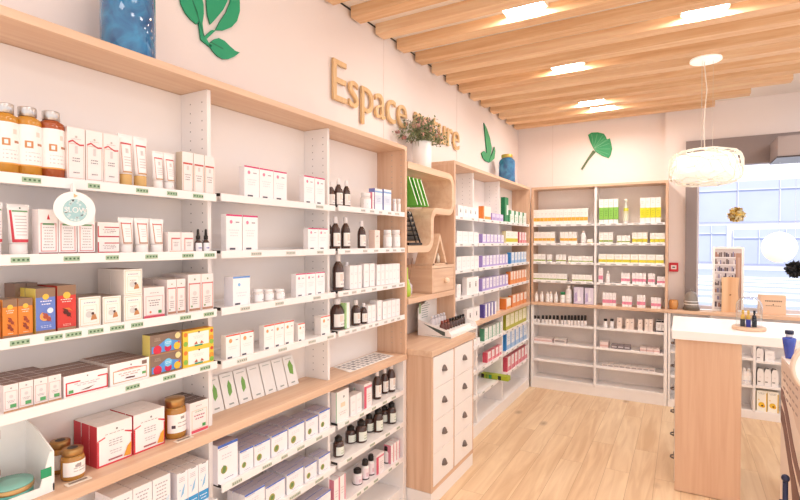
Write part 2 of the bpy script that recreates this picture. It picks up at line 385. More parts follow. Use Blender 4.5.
('Q','blackcap',-1.333,5.501,0.032,0.72,0.081,'j1'),
('Q','blackcap',-1.294,5.501,0.032,0.72,0.083,'j1'),
('Q','blackcap',-1.257,5.501,0.032,0.72,0.086,'j1'),
('Q','blackcap',-1.215,5.501,0.032,0.72,0.089,'j1'),
('Q','blackcap',-1.177,5.501,0.032,0.72,0.092,'j1'),
('Q','blackcap',-1.13,5.501,0.031,0.72,0.095,'j1'),
('Q','blackcap',-1.095,5.501,0.031,0.72,0.098,'j1'),
('Q','blackcap',-1.059,5.501,0.031,0.72,0.101,'j1'),
('Q','blackcap',-1.026,5.501,0.031,0.72,0.103,'j1'),
('Q','blackcap',-0.992,5.501,0.031,0.72,0.106,'j1'),
('Q','blackcap',-0.958,5.5,0.031,0.72,0.108,'j1'),
('Q','blackcap',-0.924,5.5,0.031,0.72,0.111,'j1'),
('Q','blackcap',-0.891,5.5,0.031,0.72,0.113,'j1'),
('Q','darklid',-0.692,5.504,0.037,0.72,0.091,'k1'),
('Q','darklid',-0.631,5.504,0.037,0.72,0.095,'k1'),
('B','carton_peach',-0.58,-0.533,1,1,5.485,0.72,0.115,0.05,'k1'),
('B','carton_peach',-0.5,-0.422,2,1,5.485,0.72,0.111,0.05,'k1'),
('B','carton_peach',-0.386,-0.345,1,1,5.485,0.72,0.11,0.05,'k1'),
('B','carton_peach',-0.327,-0.251,2,1,5.485,0.72,0.119,0.05,'k1'),
('B','carton_blackband',-0.225,-0.134,2,1,5.485,0.72,0.117,0.05,'k1'),
('B','flat_pink',-0.742,-0.664,1,1,5.485,0.512,0.06,0.12,'k2'),
('B','flat_dark',-0.635,-0.453,3,1,5.485,0.512,0.04,0.1,'k2'),
('B','flat_pink',-0.366,-0.188,3,1,5.485,0.512,0.037,0.12,'k2'),
('B','flat_gray',-0.721,-0.231,9,1,5.485,0.318,0.027,0.12,'k3'),
('B','flat_pink',-1.427,-1.231,1,1,5.485,0.512,0.037,0.12,'j2'),
('B','flat_gray',-1.21,-1.084,1,1,5.485,0.512,0.046,0.1,'j2'),
('Q','whiteblue',0.501,5.513,0.046,0.302,0.144,'w1'),
('Q','whiteblue',0.535,5.513,0.046,0.302,0.149,'w1'),
('B','pouch',0.587,0.639,1,1,5.49,0.533,0.112,0.06,'w2'),
('B','carton_white',0.65,0.722,1,1,5.49,0.533,0.091,0.08,'w2'),
('B','pouch',0.593,0.752,3,1,5.49,0.308,0.155,0.06,'w3'),
('B','carton_sunflower',0.591,0.754,2,1,5.49,0.075,0.187,0.08,'w4'),
]
TAGS = [('t1',0.615,0.658),('t1',0.776,0.809),('t1',0.918,0.957),('t1',1.023,1.06),('t1',1.122,1.163),('t2',0.589,0.63),('t2',0.711,0.752),('t2',0.824,0.862),('t2',0.947,0.988),('t2',1.079,1.122),('t2',1.167,1.21),('t3',0.585,0.628),('t3',0.663,0.706),('t3',0.714,0.755),('t3',0.773,0.815),('t3',0.835,0.877),('t3',0.899,0.937),('t3',1.068,1.11),('t3',1.163,1.205),('t4',0.88,0.924),('t4',1.005,1.049),('t4',1.146,1.188),('m1',1.779,1.83),('m2',1.385,1.438),('m2',1.581,1.637),('m2',1.786,1.83),('m3',1.33,1.375),('m3',1.516,1.563),('m3',1.758,1.808),('m4',1.311,1.36),('m4',1.533,1.581),('m4',1.723,1.772),('m4',1.86,1.906),('b1',2.144,2.182),('b1',2.23,2.27),('b1',2.321,2.352),('b1',2.417,2.451),('b1',2.496,2.543),('b2',2.003,2.046),('b2',2.163,2.201),('b2',2.27,2.311),('b2',2.395,2.428),('b2',2.473,2.508),('b2',2.567,2.604),('b3',1.987,2.029),('b3',2.063,2.099),('b3',2.144,2.182),('b3',2.25,2.29),('b3',2.363,2.406),('b3',2.462,2.508),('b3',2.543,2.591),('b4',2.003,2.037),('b4',2.063,2.099),('b4',2.144,2.182),('b4',2.22,2.25),('b4',2.28,2.311),('b4',2.374,2.406),('b4',2.451,2.485),('b4',2.52,2.555),('l1',1.287,1.335),('l1',1.443,1.493),('l1',1.551,1.587),('l1',1.65,1.696),('l1',1.779,1.822),('l2',1.6,1.669),('l2',1.772,1.83),('c1',2.003,2.037),('c1',2.135,2.172),('c1',2.25,2.29),('c1',2.363,2.406),('c1',2.462,2.508),('c2',2.02,2.063),('c2',2.23,2.28),('c2',2.395,2.439),('c2',2.52,2.555),('c3',2.108,2.144),('c3',2.172,2.211),('c3',2.27,2.311),('c3',2.428,2.462),('c3',2.508,2.543)]
LEAF_SPRIG = [[(1.242,2.553),(1.248,2.523),(1.266,2.498),(1.291,2.481),(1.318,2.473),(1.327,2.489),(1.317,2.524),(1.301,2.562),(1.292,2.574)],[(1.292,2.574),(1.301,2.562),(1.32,2.525),(1.333,2.486),(1.345,2.485),(1.352,2.527),(1.351,2.566),(1.341,2.595)],[(1.366,2.606),(1.366,2.572),(1.371,2.529),(1.384,2.497),(1.413,2.534),(1.449,2.583),(1.471,2.628),(1.479,2.655)],[(1.494,2.661),(1.486,2.628),(1.464,2.577),(1.434,2.531),(1.409,2.483),(1.448,2.496),(1.493,2.527),(1.524,2.565),(1.54,2.614),(1.54,2.651),(1.537,2.68)],[(1.327,2.483),(1.345,2.488),(1.353,2.436),(1.391,2.477),(1.412,2.485),(1.365,2.431),(1.373,2.422),(1.391,2.411),(1.38,2.404),(1.338,2.418)],[(1.384,2.425),(1.405,2.445),(1.426,2.457),(1.455,2.456),(1.485,2.443),(1.512,2.433),(1.538,2.434),(1.508,2.406),(1.477,2.386),(1.448,2.376),(1.419,2.38),(1.394,2.394),(1.377,2.409)]]
AGAVE = [[(4.595,2.769),(4.676,2.73),(4.764,2.658),(4.823,2.562),(4.779,2.464),(4.735,2.405),(4.678,2.494),(4.647,2.592),(4.617,2.689)],[(4.523,2.462),(4.593,2.495),(4.704,2.48),(4.749,2.406),(4.627,2.405),(4.564,2.425)],[(4.892,2.586),(4.921,2.548),(4.893,2.466),(4.78,2.416),(4.735,2.404),(4.757,2.446),(4.837,2.519)]]
GINKGO = [[(-0.916,2.791),(-0.88,2.812),(-0.817,2.808),(-0.754,2.786),(-0.733,2.752),(-0.722,2.722),(-0.692,2.729),(-0.68,2.68),(-0.669,2.613),(-0.683,2.549),(-0.703,2.516),(-0.771,2.547),(-0.834,2.596),(-0.857,2.631),(-0.889,2.701)],[(-0.865,2.618),(-0.834,2.596),(-0.906,2.514),(-0.973,2.41),(-0.992,2.417),(-0.924,2.528)]]

# ------------------------------------------------------------------ room shell
struct('floor', MB().box(-1.9, 3.6, -1.6, 5.9, -.05, 0, floor_mat()))
struct('ceiling', MB().box(-1.9, 3.6, -1.6, 5.9, ZC, ZC+.1, CEIL))
struct('wall_left', MB().box(-1.9, XW, -1.6, 5.9, 0, ZC, WALL))
wb = MB(); wb.box(XW, -.16, YW, YW+.12, 0, ZC, WALL); struct('wall_back', wb)
wr = MB(); wr.box(-.16, .02, 5.70, 5.90, 0, ZC, WALL); wr.box(.02, 3.6, 5.70, 5.90, 2.60, ZC, WALL); wr.box(.02, 3.6, 5.70, 5.90, 0, .918, WALL)
struct('wall_window', wr)
struct('shade_strip_1', MB().box(XW, -.17, YW-.012, YW-.0005, ZC-.026, ZC-.002, DARK))          # dark strip standing in for the shade of the ceiling shadow gap
sg = MB(); sg.box(XW+.0005, XW+.004, -1.6, YW-.02, ZC-.010, ZC-.002, DARK); struct('shade_strip_2', sg)  # thin dark strip drawn for the shade where left wall meets ceiling
sm_ = MB()
for x in (-1.30,): sm_.box(x, x+.003, YW-.0015, YW-.0003, 2.22, ZC-.03, mat('seam', s2l('e4d3cc'), .8))
for y in (2.75, 3.95): sm_.box(XW+.0003, XW+.0015, y, y+.003, 2.22, ZC-.03, mat('seam', s2l('e4d3cc'), .8))
struct('trim_3', sm_)
# window
win = MB()
win.box(.02, .117, 5.64, 5.74, .951, 2.34, GREYF); win.box(.02, 3.6, 5.64, 5.74, 2.34, 2.60, GREYF); win.box(3.45, 3.6, 5.64, 5.74, .951, 2.34, GREYF)
win.box(.117, 3.45, 5.66, 5.73, .951, .985, mat('pale_frame', s2l('e9e2e6'), .5)); win.box(.117, .135, 5.66, 5.73, .985, 2.34, mat('pale_frame', s2l('e9e2e6'), .5))
fr = struct('window_1', win)
pane = MB().box(.135, 3.45, 5.695, 5.70, .985, 2.34, glass_mat('window_glass', (.97, .98, 1), 0)).build('glass_pane', fr)
struct('trim_4', MB().box(.69, 3.4, 5.22, 5.638, 2.325, 2.50, mat('taupe_box', s2l('a0918c'), .5)).box(.685, 3.4, 5.21, 5.638, 2.318, 2.33, DARK))

# ceiling beams
BEAM = [wood('beam_oak_a', 'e2b488', 'f2d0a8', 0, 1.2, .6), wood('beam_oak_b', 'dcae82', 'eec9a0', 0, 1.5, .6), wood('beam_oak_c', 'e8bc92', 'f6d8b4', 0, 1.0, .6)]
NB = 14
for k in range(NB):
    far = 2.19+.2645*k; near = far-.10; ym = far-.05
    xe = min(3.3, .30+.95*(5.58-far)) if far > 2.6 else 3.3
    b = MB(); b.box(XW+.022, xe, near, far, 2.905, ZC, BEAM[k % 3])
    n = NB-k
    o = b.build('ceiling_beam', bevel=.002)
    tag(o, f"square oak ceiling beam, {'nearest the' if n == 1 else ORD[n]+' from the'} back wall" + (', cut short over the counter' if far > 4.9 else ''), 'beam', 'oak ceiling beams')
# recessed lights between the beams
EMIT = mat('light_diffuser', (1, .93, .82), .5, noise=0, emit=16)
FRAME = mat('light_frame', s2l('fff6ea'), .4, noise=0)
for i, (x, y, t) in enumerate(((-.80, 2.803, 'over the near shelves'), (-.77, 3.861, 'between the beams above the floor'), (-.76, 4.919, 'over the aisle, second from the back wall'), (-.70, 5.1835, 'nearest the back wall'), (.10, 3.332, 'over the front edge of the white counter'))):
    e = empty('ceiling_light', (x, y, 2.944), f'glowing square recessed downlight {t}', 'light', 'recessed ceiling lights')
    f = MB(); w, d = .125, .078
    for a, b_, c, d_ in ((-w, w, -d, -d+.008), (-w, w, d-.008, d), (-w, -w+.008, -d+.008, d-.008), (w-.008, w, -d+.008, d-.008)): f.box(a, b_, c, d_, 0, .0255, FRAME)
    f.build('frame', e); MB().box(-w+.008, w-.008, -d+.008, d-.008, .001, .02, EMIT).build('diffuser', e)

# ------------------------------------------------------------------ furniture helpers
def T(mb, m, *a): mb.box(*a, m); return mb
def shelf_y(parent, y0, y1, z, x0=-1.655, x1=XF, key=None, cap=True, tagc=('9bb79a', '4f6f55')):
    """metal shelf along the left wall: tray, front rail, back lip"""
    mb = MB(); T(mb, METAL_W, x0, x1-.006, y0, y1, z-.010, z); T(mb, METAL_W, x1-.006, x1, y0, y1, z-.024, z+.004); T(mb, METAL_W, x0, x0+.004, y0, y1, z, z+.012)
    o = mb.build('shelf', parent, bevel=.0012)
    if cap: MB().box(x1-.045, x1-.0065, y0-.003, y0-.0005, z-.006, z+.005, BLACK).build('end_cap', o)
    for k, a, b in TAGS:
        if k == key:
            t = MB(); t.box(x1+.0003, x1+.0018, a, b, z-.017, z-.004, C(tagc[0]))
            n = max(2, int((b-a)/.009))
            for i in range(n):
                q = a+(b-a)*(i+.35)/n; t.box(x1+.0018, x1+.0021, q, q+(b-a)/n*.5, z-.013, z-.008, C(tagc[1]))
            t.build('price_tag', o)
    return o
def pins_y(mb, y, x1, z0, z1):
    for x in (x1-.03, x1-.095):
        z = z0
        while z < z1: mb.box(x, x+.005, y-.0006, y, z, z+.005, PINH); z += .034

# ------------------------------------------------------------------ near-left shelving unit
U = empty('shelving_unit', (XF, 1.3, 0), 'tall white and oak shelving unit of three bays along the left wall', 'shelf unit')
def part(mb, name, par, bevel=.0015):
    loc = par.location
    o = mb.build(name, par, bevel=bevel); o.location = (-loc[0], -loc[1], -loc[2]); return o
Y0, Y1 = -.30, 2.641
part(T(MB(), OAKY, XW, XF, Y0, Y1, 2.163, 2.188), 'top_board', U)
ep = T(MB(), OAKZ, XW, XF, 2.616, Y1, .921, 2.163)
pins_y(ep, 2.616, XF, .98, 2.14); part(ep, 'side_panel', U)
part(T(MB(), WHITE, XW, XF-.004, 2.604, Y1, 0, .884), 'side_panel', U)['label'] = 'white lower side panel'
part(T(MB(), BACKP, XW+.001, -1.662, Y0, 2.615, .05, 2.162), 'back_panel', U)
for y in (1.223, 1.928):
    d = T(MB(), WHITE, -1.661, -1.515, y, y+.016, .921, 2.162); pins_y(d, y, -1.515, .96, 2.14); part(d, 'divider', U)
    d = T(MB(), WHITE, -1.661, -1.515, y, y+.018, .1, .884); part(d, 'divider', U)
part(T(MB(), WHITE, XW, XF-.02, Y0, 2.603, 0, .1), 'plinth', U)
bays = {'t': (Y0, 1.221), 'm': (1.243, 1.926), 'b': (1.950, 2.614)}
TG = {'t': ('a4bd9f', '4e6e52'), 'm': ('cfcfc6', '8d9387'), 'b': ('d9d5d0', '8a8684')}
for b_, (ya, yb) in bays.items():
    for k, z in UP.items():
        o = shelf_y(U, ya if b_ != 't' else Y0, yb, z+(.008 if (b_ == 't' and k == '4') else .004 if (b_, k) == ('m', '1') else .008 if (b_, k) == ('b', '1') else 0), key=b_+k, cap=b_ != 't', tagc=TG[b_])
        o.location = (-U.location[0], -U.location[1], 0)
for key, (ya, yb), zs in (('l', bays['m'], (.700, .503, .30)), ('c', bays['b'], (.702, .507, .293)), ('u', bays['t'], (.663, .40))):
    for i, z in enumerate(zs):
        o = shelf_y(U, ya, yb, z, x1=XF-.003, key=key+str(i+1), cap=key != 'u', tagc=('c3cabb', '7d8577'))
        o.location = (-U.location[0], -U.location[1], 0)
tag(T(MB(), OAKY, XW, XF+.004, Y0, 2.641, .886, .920).build('worktop', bevel=.003), 'long oak worktop running through the left shelving unit at waist height', 'worktop')

# ------------------------------------------------------------------ far-left shelving unit
V = empty('shelving_unit', (XF, 4.4, 0), 'oak framed shelving unit of three narrow bays in the far left corner', 'shelf unit')
VZ = (1.80, 1.595, 1.39, 1.185)
part(T(MB(), OAKY, XW, XF, 3.36, 5.444, 2.183, 2.208), 'top_board', V)
part(T(MB(), OAKZ, XW, XF, 3.36, 3.384, .951, 2.183), 'side_panel', V)
part(T(MB(), OAKZ, XW, XF, 5.42, 5.444, .951, 2.183), 'side_panel', V)
part(T(MB(), BACKP, XW+.001, -1.662, 3.385, 5.419, .1, 2.182), 'back_panel', V)
for y in (3.86, 4.53):
    d = T(MB(), WHITE, -1.661, -1.515, y, y+.022, .951, 2.182); pins_y(d, y, -1.515, 1.86, 2.14); part(d, 'divider', V)
    part(T(MB(), WHITE, -1.661, -1.48, y, y+.022, .1, .914), 'divider', V)
for y in (3.36, 5.42): part(T(MB(), WHITE, XW, XF-.003, y, y+.024, 0, .914), 'side_panel', V)['label'] = 'white lower side panel'
part(T(MB(), WHITE, XW, XF-.004, 3.385, 5.419, 0, .10), 'plinth', V)
for (ya, yb) in ((3.386, 3.858), (3.884, 4.528), (4.554, 5.418)):
    for z in VZ+(.748, .545, .335):
        o = shelf_y(V, ya, yb, z, x1=XF-.004, cap=False); o.location = (-V.location[0], -V.location[1], 0)
        n = int((yb-ya)/.17)
        for i in range(n):
            y = ya+(yb-ya)*(i+.4)/n
            t = MB().box(XF-.0038, XF-.002, y, y+.05, z-.016, z-.004, C('cbc8c4')); t.box(XF-.002, XF-.0016, y+.008, y+.04, z-.012, z-.008, C('8f8c8a')); t.build('price_tag', o)
wt = MB(); T(wt, OAKY, XW, XF+.006, 3.362, 5.462, .916, .950)
tag(wt.build('worktop', bevel=.003), 'oak worktop of the far left corner shelving, behind the drawer chest', 'worktop')

# ------------------------------------------------------------------ back shelving unit
Bk = empty('shelving_unit', (-.8, 5.47, 0), 'oak framed shelving unit of two wide bays against the back wall', 'shelf unit')
YB = 5.466
part(T(MB(), OAKX, -1.459, -.125, YB, YW, 2.185, 2.21), 'top_board', Bk)
part(T(MB(), OAKZ, -1.459, -1.436, YB, YW, .951, 2.185), 'side_panel', Bk)
part(T(MB(), OAKZ, -.148, -.125, YB, YW, .951, 2.185), 'side_panel', Bk)
part(T(MB(), mat('back_laminate', s2l('f8ebe3'), .6), -1.435, -.149, 5.68, 5.69, .1, 2.184), 'back_panel', Bk)
part(T(MB(), WHITE, -.803, -.781, YB+.012, 5.679, .951, 2.184), 'divider', Bk)
part(T(MB(), WHITE, -.801, -.779, YB+.006, 5.679, .1, .914), 'divider', Bk)
for x in (-1.459, -.155): part(T(MB(), WHITE, x, x+.03, YB, YW, 0, .914), 'side_panel', Bk)['label'] = 'white lower side panel'
part(T(MB(), WHITE, -1.428, -.156, YB+.004, YB+.024, 0, .098), 'plinth', Bk)
def shelf_x(parent, x0, x1, z, yf=YB, yb=5.679, lo=None, th=.022, tags=0):
    mb = MB(); T(mb, METAL_W, x0, x1, yf+.006, yb, z-.010, z); T(mb, METAL_W, x0, x1, yf, yf+.006, z-th, z+.002)
    o = mb.build('shelf', parent, bevel=.0012); o.location = [-v for v in parent.location]
    for i in range(tags):
        x = x0+(x1-x0)*(i+.3)/tags
        t = MB().box(x, x+.055, yf-.0018, yf-.0003, z-.018, z-.003, C('d5d3cf')); t.box(x+.008, x+.046, yf-.0022, yf-.0018, z-.013, z-.008, C('9a9896')); t.build('price_tag', o)
    return o
for x0, x1 in ((-1.434, -.805), (-.779, -.150)):
    for z in VZ: shelf_x(Bk, x0, x1, z+(.002 if z < 1.2 else 0), tags=6)
    for z in (.720, .512, .318, .12): shelf_x(Bk, x0 if x0 > -1 else -1.427, x1 if x1 < -.5 else -.157, z)
wt = MB(); T(wt, OAKX, -1.452, 3.45, 5.452, 5.638, .918, .950); T(wt, OAKX, -1.452, -.162, 5.638, 5.69, .918, .950)
tag(wt.build('worktop', bevel=.003), 'long oak ledge through the back shelving and under the window', 'worktop')

# ------------------------------------------------------------------ chest of drawers
Cx0, Cx1, Cy0, Cy1 = XW+.004, -1.30, 2.650, 3.33
D = empty('drawer_chest', (-1.5, 3.0, 0), 'oak and white chest of eight drawers standing between the left shelving units', 'chest of drawers')
part(T(MB(), OAKZ, Cx0, Cx1, Cy0, Cy0+.022, .09, .912), 'side_panel', D)
part(T(MB(), OAKZ, Cx0, Cx1, Cy1-.016, Cy1, .09, .912), 'side_panel', D)
part(T(MB(), OAKZ, Cx0, Cx1-.002, 2.977, 2.995, .118, .905), 'partition', D)
part(T(MB(), OAKY, Cx0, Cx1-.001, Cy0+.023, Cy1-.017, .09, .116), 'bottom_board', D)
part(T(MB(), WHITE, Cx0, Cx1-.004, Cy0, Cy1, 0, .088), 'plinth', D)
part(T(MB(), OAKY, Cx0, Cx1+.006, 2.645, 3.356, .914, .951), 'top_board', D)
for c, (ya, yb) in enumerate(((2.674, 2.975), (2.997, 3.312))):
    for r in range(4):
        z0 = .120+.1975*r; z1 = z0+.1945
        dr = part(T(MB(), WHITE, -1.66, Cx1+.001, ya, yb, z0, z1), 'drawer', D, .0015)
        h = MB(); yc, zc = (ya+yb)/2, z0+.10
        # half-shell cup pull
        for i in range(8):
            for j in range(5):
                def sp(i, j):
                    a = PI*i/8; b = PI/2*j/5
                    return (.026*math.sin(b)*.9*math.sin(a) if 0 else .020*math.sin(a)*math.cos(b)+.0, .026*math.cos(a)*1, .030*math.sin(a)*math.sin(b)+0)
                q = [sp(i, j), sp(i+1, j), sp(i+1, j+1), sp(i, j+1)]
                bb = len(h.v); h.v += [(Cx1+.001+p[0], yc+p[1], zc+p[2]-.01) for p in q]; h.face([bb, bb+1, bb+2, bb+3], CHROME, True)
        h.tube([(Cx1+.003, yc+.027*math.cos(t), zc-.012+.031*math.sin(t)) for t in [PI*k/10 for k in range(11)]], .003, CHROME)
        h.tube([(Cx1+.003, yc-.027, zc-.012), (Cx1+.018, yc-.017, zc-.012), (Cx1+.021, yc, zc-.012), (Cx1+.018, yc+.017, zc-.012), (Cx1+.003, yc+.027, zc-.012)], .0025, CHROME)
        h.build('handle', dr)

# ------------------------------------------------------------------ curved wall shelf, cube and little house
def ribbon(path, th, x0, x1, m, name, label, cat):
    n = len(path); P = [Vector((a, b)) for a, b in path]; mb = MB(); L_, R_ = [], []
    for i in range(n):
        d = (P[min(i+1, n-1)]-P[max(i-1, 0)]).normalized(); nn = Vector((-d.y, d.x))
        L_.append(P[i]+nn*th/2); R_.append(P[i]-nn*th/2)
    for i in range(n-1):
        q = [L_[i], L_[i+1], R_[i+1], R_[i]]
        b = len(mb.v); mb.v += [(x1, a.x, a.y) for a in q]+[(x0, a.x, a.y) for a in q]
        for f in ((0,1,2,3), (7,6,5,4), (0,4,5,1), (2,6,7,3)): mb.face([b+k for k in f], m)
        if i == 0: mb.face([b, b+3, b+7, b+4], m)
        if i == n-2: mb.face([b+1, b+5, b+6, b+2], m)
    return tag(mb.build(name), label, cat)
def arc(cy, cz, r, a0, a1, n=8): return [(cy+r*math.cos(math.radians(a0+(a1-a0)*i/n)), cz+r*math.sin(math.radians(a0+(a1-a0)*i/n))) for i in range(n+1)]
OAKF = wood('light_oak_curved', 'dcb697', 'ebccb0', 1, .8)
path = [(2.646, 2.078)]+arc(3.255, 2.003, .075, 90, 0)+arc(3.255, 1.893, .075, 0, -90)+arc(3.060, 1.743, .075, 90, 180)+arc(2.905, 1.640, .08, 0, -90)+[(2.646, 1.560)]
ribbon(path, .042, XW+.002, -1.46, OAKF, 'curved_shelf', 'S-shaped bent oak wall shelf beside the left shelving unit', 'shelf')
Q = empty('wall_cubby', (-1.46, 3.0, 1.22), 'oak wall cubby with a round-knob drawer under the curved shelf', 'shelf')
part(T(MB(), OAKY, XW, -1.455, 2.646, 3.352, 1.222, 1.256), 'bottom_board', Q)
part(T(MB(), OAKY, XW, -1.46, 2.985, 3.352, 1.425, 1.445), 'top_board', Q)
part(T(MB(), OAKX, XW, -1.46, 2.985, 3.005, 1.257, 1.424), 'side_panel', Q)
dr = part(T(MB(), OAKY, XW+.02, -1.463, 3.008, 3.350, 1.259, 1.422), 'drawer', Q)
MB().ball((-1.445, 3.19, 1.335), .02, mat('pale_knob', s2l('f1dcc5'), .3)).build('knob', dr)
H = MB(); ap = (3.115, 1.665); th = .022
for s_, base in ((-1, (2.995, 1.447)), (1, (3.235, 1.447))):
    P = [(ap[0], ap[1]), (base[0], base[1]), (base[0]-s_*th*1.15, base[1]), (ap[0], ap[1]-th*2.1)]
    H.prism(P, lambda a, b, d: (d, a, b), OAKF, -1.60, -1.464)
H.box(-1.60, -1.464, 2.9955, 3.2345, 1.446, 1.458, OAKF)
tag(H.build('house_ornament'), 'small triangular oak house frame standing on the wall cubby', 'ornament')
for y, c in ((3.072, '5b4a78'), (3.155, 'e9dccb')):
    o = MB().lathe([(.013, 0), (.013, .045), (.006, .055), (.006, .068)], C(c), seg=12).build('small_vial', loc=(-1.50, y, 1.459))
    tag(o, ('small dark violet vial' if c[0] == '5' else 'small cream vial')+' inside the triangular wooden house', 'bottle')

# ------------------------------------------------------------------ island counter
I = empty('counter', (.14, 3.9, 0), 'white topped counter with an oak end panel and drawers on its left side', 'counter')
part(T(MB(), mat('counter_white', s2l('fdf8f6'), .35, noise=.01), -.058, 2.4, 3.605, 4.31, .985, 1.042), 'countertop', I, .003)
part(T(MB(), wood('counter_oak', 'dcb193', 'e8c4a6', 2, .9), -.036, .316, 3.63, 3.652, 0.004, .984), 'end_panel', I)
part(T(MB(), WHITE, -.030, .314, 3.653, 4.29, 0, .984), 'body', I)
for i in range(6):
    z0 = .05+.154*i
    dr = part(T(MB(), mat('drawer_cream', s2l('f3e3d8'), .5), -.0405, -.0305, 3.656, 4.285, z0, z0+.150), 'drawer', I, .001)
    h = MB(); h.tube([(-.041, 3.80+.034*math.cos(t), z0+.105+.03*math.sin(t)) for t in [PI*k/8 for k in range(9)]], .005, CHROME)
    h.tube([(-.042, 3.766, z0+.105), (-.062, 3.785, z0+.105), (-.062, 3.815, z0+.105), (-.042, 3.834, z0+.105)], .005, CHROME); h.build('handle', dr)
part(T(MB(), WHITE, 2.30, 2.36, 3.66, 4.28, 0, .984), 'end_panel', I)
# low white unit under the window
W = empty('base_cabinet', (.9, 5.47, 0), 'low white open cabinet under the window ledge behind the counter', 'cabinet')
part(T(MB(), WHITE, -.120, 3.0, 5.679, 5.695, .07, .916), 'back_panel', W)
part(T(MB(), WHITE, -.120, 3.0, 5.470, 5.485, 0, .068), 'plinth', W)
for x in (-.120, .225, .562, .99, 1.5, 2.0, 2.5, 2.98): part(T(MB(), WHITE, x, x+.02, 5.470, 5.678, .07, .916), 'divider', W)
for x0, x1, zs in ((-.099, .224, (.075, .31, .548, .76)), (.246, .561, (.075, .302, .550)), (.583, .989, (.075, .308, .533, .80)), (1.011, 1.499, (.075, .308, .533)), (1.521, 1.999, (.075, .308, .533)), (2.021, 2.499, (.075, .4)), (2.521, 2.979, (.075, .4))):
    for z in zs: shelf_x(W, x0, x1, z, yf=5.472, yb=5.678)
# ------------------------------------------------------------------ products
def art(mb, w, h, spec, y=-.0004):
    """print on the front face (the face that looks to -y)"""
    rnd = random.Random(3)
    def R(u0, v0, u1, v1, c, k=0):
        x0, x1 = (u0-.5)*w, (u1-.5)*w; yy = y-.0002*k
        mb.quad([(x0, yy, v0*h), (x1, yy, v0*h), (x1, yy, v1*h), (x0, yy, v1*h)], C(c))
    for k, s in enumerate(spec):
        if s[0] == 'r': R(*s[1:6], k)
        elif s[0] == 't':
            u0, v0, u1, v1, n, c = s[1:7]
            for i in range(n):
                vv = v1-(v1-v0)*(i+.75)/n; q = (v1-v0)/n*.34; a = rnd.uniform(0, .15)*(u1-u0); nw = rnd.choice((3, 4, 5))
                xs = u0+a
                for j in range(nw):
                    ln = (u1-u0-2*a)/nw
                    R(xs+j*ln, vv, xs+j*ln+ln*rnd.uniform(.6, .88), vv+q, c, k)
        elif s[0] == 'f':   # outline u0 v0 u1 v1 t c
            u0, v0, u1, v1, t, c = s[1:7]; tv = t*w/h
            R(u0, v0, u0+t, v1, c, k); R(u1-t, v0, u1, v1, c, k); R(u0, v0, u1, v0+tv, c, k); R(u0, v1-tv, u1, v1, c, k)
        elif s[0] == 'o':
            u, v, r, c = s[1:5]; n = 14; b = len(mb.v); yy = y-.0002*k
            mb.v += [((u-.5)*w+r*w*math.cos(2*PI*i/n), yy, v*h+r*w*math.sin(2*PI*i/n)) for i in range(n)]; mb.face([b+i for i in range(n)], C(c))
        elif s[0] == 'p':   # free polygon
            b = len(mb.v); yy = y-.0002*k
            mb.v += [((u-.5)*w, yy, v*h) for u, v in s[2]]; mb.face([b+i for i in range(len(s[2]))], C(s[1]))
WHT = 'f3ebe8'; LINE = 'a2969a'
BIRD = lambda u, v, c: [('o', u-.02, v+.03, .13, c), ('o', u+.14, v-.03, .12, c), ('p', c, [(u-.2, v+.12), (u+.1, v-.02), (u+.3, v-.12), (u+.05, v+.1)])]
